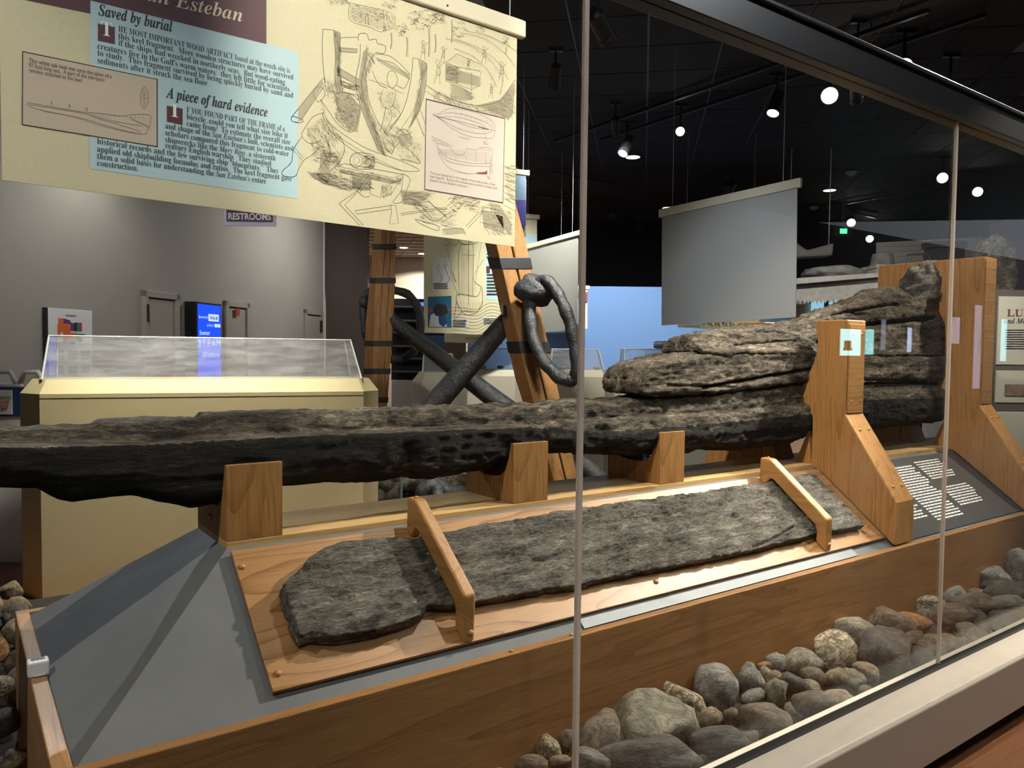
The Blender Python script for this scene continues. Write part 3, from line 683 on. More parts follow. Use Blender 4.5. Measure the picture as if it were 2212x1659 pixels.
# data logger on the end board
q = onz(92, 1455, ZC); lx, ly = .173, q[1]; e = thing('data_logger', (lx, ly, ZC), 'small white temperature logger sitting on the end board', 'data logger')
mb = MB(); mb.box((lx-.026, ly-.022, ZC), (lx+.026, ly+.022, ZC+.042)); mb.build('housing', M['white'], e, bevel=.006, seg=3)
mb = MB(); mb.box((lx-.017, ly-.004, ZC+.0415), (lx+.017, ly+.014, ZC+.0428)); mb.build('display', plain('lcd_grey', (.10, .11, .10), .3), e)
mb = MB()
for k in range(3): mb.box((lx-.014+k*.010, ly-.013, ZC+.0415), (lx-.009+k*.010, ly-.010, ZC+.0425))
mb.build('keys', M['wall_grey'], e)
mb = MB(); mb.tube([(lx-.012, ly-.0215, ZC+.010), (lx-.012, ly-.026, ZC+.006), (lx+.012, ly-.026, ZC+.006), (lx+.012, ly-.0215, ZC+.010)], .0018, 6); mb.build('latch', M['white'], e)
# ------------------------------------------------------------------ keel
KF, KB = 2.312, 2.590
def zline(px, Y):
    q = np.array([ony(x, y, Y) for x, y in px]); q = q[np.argsort(q[:,0])]; return q[:,0], q[:,2]
k_top = zline([(0,928),(60,929),(99,926),(205,921),(224,911),(348,906),(433,904),(441,896),(537,889),(646,890),(771,890),(895,886),(1000,882),(1100,879),(1160,876),(1180,880),(1215,871),(1320,867),(1400,858),(1500,853),(1650,838),(1735,826)], 2.40)
k_lip = zline([(0,966),(298,961),(447,953),(696,941),(945,930),(1100,924),(1178,922),(1192,913),(1300,908),(1500,897),(1741,876)], KF)
k_bot = zline([(0,1061),(80,1061),(128,1085),(159,1091),(239,1079),(288,1076),(348,1091),(418,1104),(457,1096),(612,1056),(696,1046),(786,1045),(945,1034),(1054,1019),(1181,984),(1251,978),(1278,983),(1365,983),(1479,982),(1522,972),(1580,977),(1650,968),(1712,962),(1741,948)], KF+.02)
X0, X1 = -.95, 5.42; NX = 760; XK = np.linspace(X0, X1, NX)
zt = np.interp(XK, np.append(k_top[0], [4.08, 4.97, 5.5]), np.append(k_top[1], [1.335, 1.325, 1.32]))
zl = np.interp(XK, np.append(k_lip[0], [4.08, 4.97, 5.5]), np.append(k_lip[1], [1.296, 1.290, 1.28]))
zb = np.interp(XK, np.append(k_bot[0], [4.14, 4.98, 5.5]), np.append(k_bot[1], [1.080, 1.083, 1.09]))
zb = np.maximum(zb, 1.03)
zt = np.maximum(zt, zl+.02)
NR = 150; G = np.zeros((NX, NR, 3)); MI = np.zeros((NX, NR), int)
step = np.clip((XK-1.78)/.25, 0, 1)            # the rebate fades out towards the stern
for i, x in enumerate(XK):
    a = .070*(1-.55*step[i]); b = zl[i]; t = zt[i]; o = zb[i]; bul = .012*step[i]
    pol = np.array([(KF+.045, o+.004), (KF+.012-bul, o+.035), (KF-bul, (o+b)/2), (KF-.002, b-.012), (KF+.006, b), (KF+a, b+.006), (KF+a+.006, b+(t-b)*.5), (KF+a+.018, t-.006), (KF+a+.032, t),
                    (KB-a-.03, t), (KB-a-.012, t-.008), (KB-a, b+.006), (KB-.006, b), (KB, b-.015), (KB+bul, (o+b)/2), (KB-.012, o+.035), (KB-.045, o+.004)])
    q = resample(pol, NR); G[i, :, 0] = x; G[i, :, 1] = q[:,0]; G[i, :, 2] = q[:,1]
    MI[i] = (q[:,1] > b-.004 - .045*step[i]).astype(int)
G = ends(G, 6, .05, .05); MI = np.vstack([np.repeat(MI[:1], 6, 0), MI, np.repeat(MI[-1:], 6, 0)])
n0 = normals(G); p = G.reshape(-1, 3)
upf = np.clip((p[:,2]-np.interp(p[:,0], XK, zl)+.01)/.03, 0, 1); stf = np.clip((p[:,0]-.75)/.5, 0, 1)
lipd = np.abs(p[:,2]-np.interp(p[:,0], XK, zl)); calm = np.where(p[:,0] < 1.75, np.clip(lipd/.02, .35, 1), 1.0)
fib = p*np.array([2.2, 20, 20]); d = fbm(fib, 4, 3)*.0035+(ridge(fib*1.6+3, 3, 13)-.6)*.006
d += stf*(fbm(p*np.array([16, 26, 26]), 3, 23)*.006+(ridge(p*np.array([11, 18, 18]), 3, 33)-.6)*.013)
d += fbm(p*np.array([3, 6, 6]), 2, 43)*.006 + upf*fbm(p*np.array([20, 40, 40]), 3, 53)*.004
d += -np.clip(fbm(p*np.array([5, 9, 9]), 2, 83)-.25, 0, 1)*.03*stf
d += stf*(fbm(p*np.array([34, 55, 55]), 3, 93)*.0055+(ridge(p*np.array([24, 40, 40]), 2, 97)-.6)*.008)+(1-stf)*(ridge(p*np.array([4, 42, 42]), 2, 98)-.6)*.005+upf*(ridge(p*np.array([14, 34, 34]), 2, 99)-.6)*.010
G2 = (p+n0.reshape(-1, 3)*(d*calm)[:, None]).reshape(G.shape)
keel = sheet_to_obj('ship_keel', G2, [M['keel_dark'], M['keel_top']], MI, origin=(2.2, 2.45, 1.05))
tag(keel, 'long blackened ship keel timber resting on the cradle blocks', 'timber')

def timber(name, up, lo, yf, yb, label, seed, m, amp=.012, n=330, r=120, d0=.03, d1=.03, sq=.014, sc=13, tilt=0.0, ext=0.0, crack=None, fiber=.16):
    """old timber from an upper and a lower edge line (X, z)"""
    u = np.array(sorted(up)); l = np.array(sorted(lo)); a = max(u[0,0], l[0,0]); b = min(u[-1,0], l[-1,0])+ext
    Xs = np.linspace(a, b, n); TU = np.interp(Xs, u[:,0], u[:,1]); TL = np.interp(Xs, l[:,0], l[:,1]); G = np.zeros((n, r, 3))
    for i, x in enumerate(Xs):
        t, o = TU[i], TL[i]; h = t-o; k = min(sq, h*.4); e = min(k, .04)
        f0 = yf(x) if callable(yf) else yf; f1 = yb(x) if callable(yb) else yb
        pol = np.array([(f0+e, o), (f0, o+k), (f0+tilt*.5, o+h*.5), (f0+tilt, t-k), (f0+tilt+e, t-.004), ((f0+f1)/2, t), (f1-tilt-e, t-.004), (f1-tilt, t-k), (f1, o+k), (f1-e, o)])
        q = resample(pol, r); G[i, :, 0] = x; G[i, :, 1] = q[:,0]; G[i, :, 2] = q[:,1]
    G = ends(G, 6, d0, d1); nn = normals(G); p = G.reshape(-1, 3)
    f = p*np.array([fiber*sc, sc, sc]); d = fbm(f, 4, seed)*amp*.6+(ridge(f*1.3+2, 3, seed+7)-.6)*amp*1.5+fbm(p*sc*3.2*np.array([.4, 1, 1]), 3, seed+11)*amp*.45+fbm(p*4, 2, seed+17)*amp+(ridge(p*np.array([14, 44, 44]), 2, seed+19)-.6)*amp*.9+fbm(p*np.array([40, 60, 60]), 2, seed+23)*amp*.35
    if crack:
        for (xa, za, xb, zb_, wd, dp) in crack:
            t = np.clip((p[:,0]-xa)/(xb-xa), 0, 1); zc = za+(zb_-za)*t+.006*fbm(np.stack([p[:,0]*9, p[:,0]*0, p[:,0]*0], 1), 3, seed+31)
            inside = ((p[:,0] > xa) & (p[:,0] < xb) & (nn.reshape(-1, 3)[:,1] < -.2))
            d -= inside*np.exp(-((p[:,2]-zc)/wd)**2)*dp
    ob = sheet_to_obj(name, (p+nn.reshape(-1, 3)*d[:, None]).reshape(G.shape), [m], np.zeros(r))
    return tag(ob, label, 'timber')
YT = 2.345
L = lambda pts, Y=YT: [tuple(ony(x, y, Y)[[0, 2]]) for x, y in pts]
timber('deadwood_timber', L([(1380,822),(1386,796),(1403,785),(1424,781),(1500,765),(1600,762),(1729,758)])+[(4.4, 1.50), (5.3, 1.49)],
       L([(1378,848),(1400,854),(1444,852),(1539,850),(1650,836),(1729,825)])+[(4.1, 1.365), (5.3, 1.345)], lambda x: YT-.015, 2.565,
       'broad weathered timber with a ragged cut end lying on the keel', 101, M['keel_top'], .011, d0=.012,
       crack=[(2.75, 1.345, 3.6, 1.425, .006, .035), (2.52, 1.36, 3.0, 1.345, .004, .02)])
timber('sternpost_timber', L([(1508,730),(1525,722),(1589,712),(1692,702),(1758,692),(1815,670),(1885,645),(1918,627),(1955,620),(1990,640)])+[(4.95, 1.86), (5.30, 1.83), (5.34, 1.82)],
       L([(1506,757),(1523,769),(1589,766),(1729,769)])+[(4.1, 1.50), (4.9, 1.50), (5.34, 1.50)], lambda x: YT-.01+.012*max(0, x-3.9), lambda x: 2.56,
       'upper weathered sternpost timber rising towards the tall upright', 202, M['keel_top'], .015, n=380, r=130, d0=.008, tilt=.04,
       crack=[(4.05, 1.66, 5.0, 1.74, .010, .04), (3.0, 1.545, 3.5, 1.57, .004, .015), (3.7, 1.70, 4.5, 1.80, .006, .02)])

def boulder(n=4, seed=0, rough=.25, ang=.0, sub=3):
    """unit stone: subdivided icosahedron pushed by noise; ang flattens facets"""
    import bmesh
    bm = bmesh.new(); bmesh.ops.create_icosphere(bm, subdivisions=sub, radius=1.0)
    P = np.array([v.co[:] for v in bm.verts]); F = [tuple(v.index for v in f.verts) for f in bm.faces]; bm.free()
    d = 1+fbm(P*1.1+seed*7.7, 2, seed)*rough+fbm(P*3.2+seed, 3, seed+3)*rough*.45+fbm(P*9+seed, 2, seed+4)*rough*.15
    if ang:
        rs = np.random.RandomState(seed); q = P*d[:, None]
        for k in range(9):
            nv = rs.normal(size=3); nv /= np.linalg.norm(nv); h = .62+.25*rs.rand(); o = q@nv-h; q = q-np.outer(np.clip(o, 0, 9)*ang, nv)
        q = q*(1+fbm(P*6+seed, 3, seed+8)*.05)[:, None]; return q, F
    return P*d[:, None], F
# gnarled head of the sternpost
Pn, Fn = boulder(seed=61, rough=.35, ang=.5, sub=5)
rr = ridge(Pn*np.array([1.3, 1.3, 3.0])+5, 3, 66); Pn = Pn*(1+(rr-.6)*.55)[:, None]
rot = np.array([[math.cos(.5), 0, -math.sin(.5)], [0, 1, 0], [math.sin(.5), 0, math.cos(.5)]])
c0 = ony(2003, 622, 2.47)
mb = MB(); mb.add((Pn*np.array([.235, .12, .16]))@rot.T+c0, Fn); tag(mb.build('gnarled_fragment', M['slab'], smooth=True), 'gnarled dark wood lump wedged between the tall upright posts', 'timber fragment')

# ------------------------------------------------------------------ stones
STN = [stone('stone_grey', (.07, .067, .058), (.145, .137, .115), (.25, .235, .195)), stone('stone_brown', (.055, .040, .028), (.115, .083, .058), (.20, .155, .11)),
       stone('stone_tan', (.10, .07, .042), (.20, .145, .09), (.32, .245, .16)), stone('stone_rust', (.13, .055, .022), (.27, .13, .05), (.42, .26, .12), 1.5),
       stone('stone_dark', (.028, .025, .022), (.06, .053, .045), (.115, .103, .085)), stone('stone_olive', (.085, .075, .05), (.16, .142, .098), (.28, .25, .18)),
       stone('stone_crust', (.07, .05, .03), (.22, .17, .10), (.62, .54, .38), 2.2)]
SHP = []
for k in range(14):
    P_, F_ = boulder(seed=200+k*3, rough=.30 if k < 8 else .45, ang=0.45 if k < 7 else .9)
    me = bpy.data.meshes.new('stone'); me.from_pydata([tuple(q) for q in P_], [], F_); me.polygons.foreach_set('use_smooth', [True]*len(F_))
    me.materials.append(STN[0]); me.update(); SHP.append(me)
def rock(c, s, shp, mi, rz, label, group, tilt=0.0, name='stone'):
    o = bpy.data.objects.new(name, SHP[shp]); COL.objects.link(o); o.location = Vector([float(q) for q in c]); o.scale = s; o.rotation_euler = (tilt, tilt*.6, rz)
    o.material_slots[0].link = 'OBJECT'; o.material_slots[0].material = STN[mi]
    return tag(o, label, 'stone', group)
ZR = 0.235
bed = MB(); bed.box((-3, 1.447, 0.0), (XE, YF, ZR-.06)); tag(bed.build('stone_bed', M['bed']), 'dark gravel bed under the stones along the front plank', 'gravel', kind='stuff')
bed = MB(); bed.box((-1.7, YF, 0.0), (XO, 5.1, ZR-.075)); tag(bed.build('stone_bed', M['bed']), 'dark gravel bed under the stones beside the end board', 'gravel', kind='stuff')
bed = MB(); bed.box((XO, YB+.01, 0.0), (1.4, 4.75, ZR-.075)); tag(bed.build('stone_bed', M['bed']), 'dark gravel bed between the plinth and the long cream case', 'gravel', kind='stuff')
# traced stones: image centre, image width and height, shape, material, label
TR = [
 (1302,1598,118,112,3,1,'rounded brown stone with pale rusty crust beside the pale seam'),
 (1405,1570,190,150,8,5,'large angular boulder with a yellowish top, biggest by the seam'),
 (1400,1640,230,110,9,4,'dark flat boulder at the very bottom edge right of the seam'),
 (1472,1527,100,86,10,6,'knobbly encrusted stone with ochre patches against the front plank'),
 (1546,1482,110,92,0,0,'smooth pale grey round boulder with a darker top patch'),
 (1624,1477,58,80,11,0,'tall ridged grey stone right of the smooth pale boulder'),
 (1650,1560,112,74,2,1,'oval brown cobble next to the inner ledge'),
 (1555,1602,130,70,9,4,'dark sloping stone behind the inner ledge near the seam'),
 (1532,1553,60,46,4,2,'tan wedge cobble left of the oval brown cobble'),
 (1585,1552,44,46,12,1,'small angular brown stone among cobbles'),
 (1627,1508,62,34,5,0,'flat grey pebble below the tall ridged stone'),
 (1673,1498,46,62,13,5,'pointed olive pebble leaning by the oval cobble'),
 (1733,1433,76,66,1,5,'round olive stone with white shell marks against the plank'),
 (1678,1436,50,44,7,0,'grey half-round stone left of the shell-marked one'),
 (1656,1442,42,28,12,3,'small orange stone against the front plank'),
 (1672,1468,42,36,4,2,'peach coloured pebble below the orange stone'),
 (1710,1478,62,40,10,4,'dark brown knob below the shell-marked stone'),
 (1756,1462,58,44,6,1,'reddish brown pebble under the large mottled boulder'),
 (1802,1410,142,92,0,6,'large mottled boulder with white speckled face'),
 (1843,1366,92,60,2,5,'olive rounded stone behind the large mottled boulder'),
 (1912,1405,160,100,8,4,'large dark smooth boulder left of the grey seam'),
 (1806,1462,52,36,3,2,'tan pebble in front of the large mottled boulder'),
 (1755,1520,86,50,5,1,'brown cobble below the boulders beside the ledge'),
 (1960,1345,84,46,1,3,'orange crusted stone left of the grey seam'),
 (1925,1350,96,64,10,1,'rough brown lump behind the dark smooth boulder'),
 (2010,1306,72,40,12,6,'rough crusted slab crossing behind the grey seam'),
 (2064,1284,62,34,3,0,'grey rounded stone right of the grey seam'),
 (2105,1305,86,56,9,1,'brown boulder right of the grey seam'),
 (2150,1248,66,44,11,0,'jagged pale grey rock against the plank at far right'),
 (2180,1282,110,56,8,4,'long dark boulder in the right corner of the strip'),
 (2200,1228,50,80,2,0,'tall rounded stone at the right edge of the strip'),
 (2060,1330,100,50,4,1,'flat brown stone just right of the grey seam foot'),
 (2170,1305,80,36,5,0,'flat grey stone beside the ledge at far right'),
 (1185,1618,54,46,10,6,'knobbly orange and grey stone left of the pale seam'),
 (1222,1600,34,48,13,1,'small upright brown stone touching the pale seam'),
 (1150,1655,70,46,4,1,'reddish round stone at the bottom edge left of the seam'),
 (1210,1645,46,26,5,2,'tan pebble at the bottom edge by the seam'),
 (1400,1528,46,36,12,1,'brown triangular stone wedged against the plank'),
 (1275,1645,90,50,10,0,'grey knobbly stone at the bottom edge under the seam'),
]
placed = []
for x, y, w, h, sh, mi, lab in TR:
    w *= 1.08; h *= 1.08; p = onz(x, y+h*.15, ZR+.045); dpt = (p-CAM)@FW; a = w/2/FPX*dpt; b = h/2/FPX*dpt
    p[1] = min(max(p[1], 1.445+a*.8), YF-min(a, b)*.75); p[2] = max(p[2], ZR)
    p = ony(x, y, p[1])
    rock(p, (a*1.04, min(a, b)*.95, b*1.0), sh, mi, math.radians(HEAD*57.3-90)+((x*7) % 5)*.15, lab, None); placed.append((p[0], p[1], max(a, b)))
rs = random.Random(11); cnt = 0
for k in range(900):
    x = rs.uniform(.25, 5.8); y = rs.uniform(1.475, 1.80); r = rs.uniform(.032, .075)
    if any((x-a)**2+(y-b)**2 < (.62*(r+c))**2 for a, b, c in placed): continue
    if cnt >= 150: break
    cnt += 1; placed.append((x, y, r))
    rock((x, y, ZR+.005+rs.uniform(-.02, .035)), (r*rs.uniform(.9, 1.3), r*rs.uniform(.8, 1.1), r*rs.uniform(.7, .95)), rs.randrange(14), rs.choice((0, 1, 1, 2, 4, 4, 5)), rs.uniform(0, 6.3),
         'small river stone filling the strip between front plank and glass ledge', 'filler stones of the front strip', rs.uniform(-.3, .3))
# stones beside the end board
placed = []; cnt = 0
for k, (x, y, w, h, sh, mi, lab) in enumerate([(14,1398,62,66,10,3,'rust brown stone beside the end board, left of the logger'),(8,1480,60,46,8,6,'glittering grey stone beside the end board'),
      (12,1560,74,60,2,4,'dark rounded stone low beside the end board'),(20,1300,46,60,3,5,'olive stone near the back corner of the end board'),(40,1640,60,60,9,2,'tan stone at the bottom left corner'),(10,1250,50,40,0,2,'tan rounded stone behind the end board corner')]):
    p = onz(x, y, .30); dpt = (p-CAM)@FW; a = w/2/FPX*dpt; b = h/2/FPX*dpt; p[0] = min(p[0], XO-a*.8); rock(p, (a, a, b), sh, mi, k, lab, None); placed.append((p[0], p[1], a))
for k in range(1500):
    x = rs.uniform(-.55, .12); y = rs.uniform(1.7, 5.05); r = rs.uniform(.04, .085)
    if x+r > XO-.005: continue
    if any((x-a)**2+(y-b)**2 < (.68*(r+c))**2 for a, b, c in placed): continue
    if cnt >= 140: break
    cnt += 1; placed.append((x, y, r))
    rock((x, y, ZR-.01+rs.uniform(-.02, .03)), (r, r*rs.uniform(.8, 1.1), r*rs.uniform(.7, .95)), rs.randrange(14), rs.choice((0, 1, 2, 4, 4, 5)), rs.uniform(0, 6.3),
         'small river stone lying beside the left end board', 'filler stones beside the end board', rs.uniform(-.3, .3))

for k in range(60):
    x = rs.uniform(.2, .27); y = rs.uniform(YB+.15, 4.7); r = rs.uniform(.05, .085)
    if any((x-a)**2+(y-b)**2 < (.68*(r+c))**2 for a, b, c in placed): continue
    placed.append((x, y, r))
    rock((x, y, ZR-.01+rs.uniform(-.02, .03)), (r, r*rs.uniform(.8, 1.1), r*rs.uniform(.7, .95)), rs.randrange(14), rs.choice((0, 1, 2, 4, 5)), rs.uniform(0, 6.3),
         'small river stone between the plinth corner and the cream case', 'filler stones by the cream case', rs.uniform(-.3, .3))
# ------------------------------------------------------------------ main banner over the keel
YBN = 2.45
b1 = lambda x, y: (x*.30742, y*.30742)                     # two working crops of the photograph
b2 = lambda x, y: (600+x*.30742, y*.30742)
NB = np.array([0, -1.0, 0])
def BP(px, k=1): p = ony(px[0], px[1], YBN); return p+NB*.00025*k
zb0, zb1 = 1.937, 1.909; bxl, bxr = .110, 1.780; zrail = 2.712
bn = thing('keel_banner', ((bxl+bxr)/2, YBN, 1.91), 'large cream banner about the keel hanging over the display, with text and engraving', 'banner')
mb = MB(); mb.prism([(bxl, YBN, zb0), (bxr, YBN, zb1), (bxr, YBN, 2.75), (bxl, YBN, 2.78)], (0, .004, 0)); mb.build('sheet', M['banner'], bn)
mb = MB(); mb.prism([(bxl-.035, YBN-.016, 2.742), (bxr+.034, YBN-.016, zrail), (bxr+.034, YBN-.016, 2.778), (bxl-.035, YBN-.016, 2.808)], (0, .032, 0)); mb.build('top_rail', M['banner_rail'], bn, bevel=.008, seg=3)
mb = MB(); q = ony(967, 12, YBN-.017); mb.lathe(q+np.array([0, .002, 0]), NB, [(.0045, 0), (.004, .002)], 8); mb.build('rail_screw', M['black'], bn)
mb = MB()
for x in (.25, 1.745): mb.tube([(x, YBN, 2.775), (x, YBN, CEIL)], .0022, 5)
mb.build('hanging_wire', M['wire'], bn)
def area(pts, m, nm, k, fn=b1, parent=None):
    mb = MB(); mb.add([BP(fn(*p), k) for p in pts], [tuple(range(len(pts)))]); return mb.build(nm, m, parent or bn)
area([(60,-25),(100,-15),(637,97),(637,5),(1872,310),(1872,-260),(60,-640)], M['maroon'], 'title_field', 1)
area([(635,4),(2097,368),(2090,1397),(632,1185)], M['blue_print'], 'text_field', 2)
mb = MB(); write(mb, 'San Esteban', BP(b1(945,-18), 3), BP(b1(1702,155), 3), Z, 'bolditalic', None, bold=-.004); mb.build('title_lettering', M['cream_ink'], bn)
H = lambda px: px*.30742/FPX*2.62                       # crop pixels to metres at the banner
mb = MB()
write(mb, 'Saved by burial', BP(b1(690,105), 4), BP(b1(1213,226), 4), Z, 'bolditalic', H(92), bold=.008)
write(mb, 'A piece of hard evidence', BP(b1(1165,684), 4), BP(b1(1880,822), 4), Z, 'bolditalic', H(92), bold=.008)
mb.build('heading_lettering', M['ink'], bn)
T = [([('HE MOST IMPORTANT WOOD ARTIFACT ', 'serif'), ('found at the wreck site is', 'serif')], 832,222,2037,515), ('this keel fragment.  More wooden structures may have survived', 832,272,2060,562), ('if the ships had wrecked in northerly seas.  But wood-eating', 832,320,2003,597),
     ('creatures live in the Gulf\u2019s warm waters:  they left little for scientists', 685,342,2033,645), ('to study.  This fragment survived by being quickly buried by sand and', 685,390,2060,690), ('sediments after it struck the sea floor.', 685,442,1465,605),
     ('F YOU FOUND PART OF THE FRAME of a', 1312,790,2000,925), ('bicycle, could you tell what size bike it', 1312,838,2022,972), ('came from?  To estimate the overall size', 1312,885,2040,1018),
     ([('and shape of the ', 'serif'), ('San Esteban\u2019s', 'bolditalic'), (' hull, scientists and', 'serif')], 1162,902,2060,1063), ('scholars compared this fragment to cold-water', 1162,950,2030,1100), ([('shipwrecks like the ', 'serif'), ('Mary Rose', 'bolditalic'), (', a sixteenth', 'serif')], 1162,998,1935,1130),
     ('century English warship.  They studied', 1162,1040,1905,1168), ('historical records and the few surviving ship \u201cblueprints.\u201d  They', 683,1010,1957,1220), ('applied old shipbuilding formulas and ratios.  The keel fragment gave', 683,1065,2050,1275),
     ([('them a solid basis for understanding the ', 'serif'), ('San Esteban\u2019s', 'bolditalic'), (' entire', 'serif')], 683,1115,1870,1292), ('construction.', 683,1165,970,1203)]
mb = MB()
for t, xa, ya, xb, yb in T: write(mb, t, BP(b1(xa, ya), 4), BP(b1(xb, yb), 4), Z, 'serif', H(52), bold=-.006)
tag(mb.build('body_lettering', M['ink'], bn), kind='stuff')
area([(687,165),(807,190),(807,312),(687,287)], M['maroon'], 'initial_field', 3); area([(1172,742),(1283,764),(1283,880),(1172,856)], M['maroon'], 'initial_field', 3)
mb = MB(); write(mb, 'T', BP(b1(710,245), 5), BP(b1(790,262), 5), Z, 'serif', H(118)); write(mb, 'I', BP(b1(1203,818), 5), BP(b1(1252,828), 5), Z, 'serif', H(112)); mb.build('initial_letters', M['white'], bn)
# two diagram cards
def card(c, fn, border, fill, k, nm):
    e = area(c, border, nm, k, fn); cc = np.mean(np.array(c, float), 0)
    ins = [tuple(cc+(np.array(p)-cc)*np.array([.984, .972])) for p in c]; area(ins, fill, 'card_face', k+1, fn, e); return e
cardA = card([(155,358),(1108,556),(1108,1036),(153,878)], b1, M['ink'], M['pink_print'], 3, 'diagram_card')
cardB = card([(1040,692),(1597,830),(1583,1430),(1030,1335)], b2, plain('dark_maroon_line', (.10, .04, .05), .6), plain('pale_card', (.56, .49, .42), .55), 3, 'diagram_card')
mb = MB(); FN = M['ink']
write(mb, 'This white oak keel was once the spine of a', BP(b1(203,437), 6), BP(b1(783,552), 6), Z, 'sans', H(34), bold=.004); write(mb, '97 foot long nao.  A part of the sternpost', BP(b1(203,472), 6), BP(b1(735,576), 6), Z, 'sans', H(34)); write(mb, 'remains attached to the keel.', BP(b1(203,506), 6), BP(b1(580,581), 6), Z, 'sans', H(34))
mb.build('card_lettering', plain('grey_ink', (.10, .085, .07), .6), cardA)
GI = plain('diagram_line', (.22, .17, .13), .6)
mb = MB(); D1 = lambda pts, w=2.2, sm=True: ribbon(mb, [BP(b1(*p), 6) for p in pts], H(w), NB, 0, sm)
D1([(200,722),(360,750),(480,770),(600,790),(720,798),(850,815),(940,805),(1045,808),(1060,850),(1030,930),(1005,942),(860,915),(700,868),(560,828),(420,800),(280,772),(200,742),(198,722)])
D1([(204,735),(400,765),(600,800),(800,852),(1000,885)]); D1([(640,820),(800,865),(990,925)]); D1([(910,822),(1045,895)]); D1([(920,840),(1040,885)]); D1([(280,765),(320,785),(380,795),(520,822),(640,862),(780,902),(980,945)], 1.6)
for x, y in ((355, 715), (482, 735), (603, 757)): D1([(x, y), (x+8, y+8), (x+5, y+24)], 6)
for k in range(14): x = 640+k*28; D1([(x, 803+k*1.2), (x+2, 812+k*1.5)], 2.5)
D1([(1012,610),(990,650),(985,700),(1000,755),(1018,762),(1035,730),(1040,680),(1030,630),(1012,610)]); D1([(985,675),(1010,695),(1040,680)]); D1([(1010,625),(1012,750)]); D1([(992,660),(1012,668),(1034,655)])
mb.build('keel_drawing', GI, cardA)
mb = MB(); D2 = lambda pts, w=2.2, sm=True, m=0: ribbon(mb, [BP(b2(*p), 6) for p in pts], H(w), NB, m, sm)
D2([(1088,803),(1130,800),(1180,770),(1260,765),(1400,795),(1515,865),(1512,965),(1440,970),(1330,955),(1220,900),(1150,845),(1088,803)]); D2([(1110,815),(1180,795),(1280,800),(1400,835),(1490,880),(1500,925),(1420,940),(1300,915),(1200,870),(1110,815)]); D2([(1125,822),(1250,822),(1400,862),(1470,900)]); D2([(1125,822),(1240,850),(1360,895),(1470,910)]); D2([(1090,812),(1300,860),(1530,922)])
for k in range(9): x = 1180+k*36; D2([(x, 772+k*9), (x-4, 790+k*9)], 2)
D2([(1440,900),(1470,995)], 1.8)
D2([(1080,958),(1210,1020),(1215,1040),(1240,1078),(1290,1090),(1318,1070),(1328,1045),(1400,1055),(1425,1038),(1505,1047),(1500,1145),(1490,1220)]); D2([(1085,985),(1115,1005),(1130,1080),(1170,1150),(1230,1195),(1330,1220),(1395,1220)]); D2([(1115,1005),(1200,1030)]); D2([(1120,1030),(1170,1095),(1260,1130),(1380,1150),(1490,1150)]); D2([(1130,1075),(1190,1130),(1300,1160),(1490,1172)])
for k in range(11): D2([(1092+k*11, 966+k*5.2), (1092+k*11, 984+k*5.2)], 2)
for k in range(7): D2([(1424+k*12, 1040+k*1.3), (1424+k*12, 1056+k*1.3)], 2)
for k in range(5): D2([(1180+k*70, 1060+(30 if k in (1, 2) else 10)), (1180+k*70, 1118+k*7)], 1.8)
for k in range(7): D2([(1130, 1050+k*0+k*5), (1495, 1075+k*13)], .8, False)
D2([(1488,1125),(1500,1120),(1508,1228),(1490,1228),(1488,1125)], 2.2, False)
write(mb, 'The area highlighted in this diagram shows the position of the', BP(b2(1070,1222), 6), BP(b2(1527,1306), 6), Z, 'sans', H(27)); write(mb, 'keel fragment.  Because this wooden piece survived, we have hard', BP(b2(1070,1247), 6), BP(b2(1541,1332), 6), Z, 'sans', H(27)); write(mb, 'clues to the San Esteban\u2019s structure.', BP(b2(1070,1273), 6), BP(b2(1334,1320), 6), Z, 'sans', H(27))
write(mb, 'bottom view of hull', BP(b2(1278,966), 6), BP(b2(1352,984), 6), Z, 'sans', H(13)); write(mb, 'side view of hull', BP(b2(1276,1214), 6), BP(b2(1336,1226), 6), Z, 'sans', H(13)); write(mb, 'Keel', BP(b2(1444,1000), 6), BP(b2(1462,1004), 6), Z, 'sans', H(16)); write(mb, 'Fragment', BP(b2(1444,1012), 6), BP(b2(1478,1018), 6), Z, 'sans', H(16)); write(mb, 'Keel', BP(b2(1470,1242), 6), BP(b2(1488,1246), 6), Z, 'sans', H(16)); write(mb, 'Fragment', BP(b2(1470,1254), 6), BP(b2(1504,1262), 6), Z, 'sans', H(16))
tag(mb.build('hull_drawing', GI, cardB), kind='stuff')
mb = MB(); D2([(1408,890),(1482,911)], 7, False); mb.add([BP(b2(*p), 7) for p in ((1395,1213),(1455,1208),(1470,1196),(1470,1226),(1395,1221))], [(0, 1, 2, 3, 4)]); mb.build('marked_area', plain('crimson_print', (.22, .02, .04), .6), cardB)

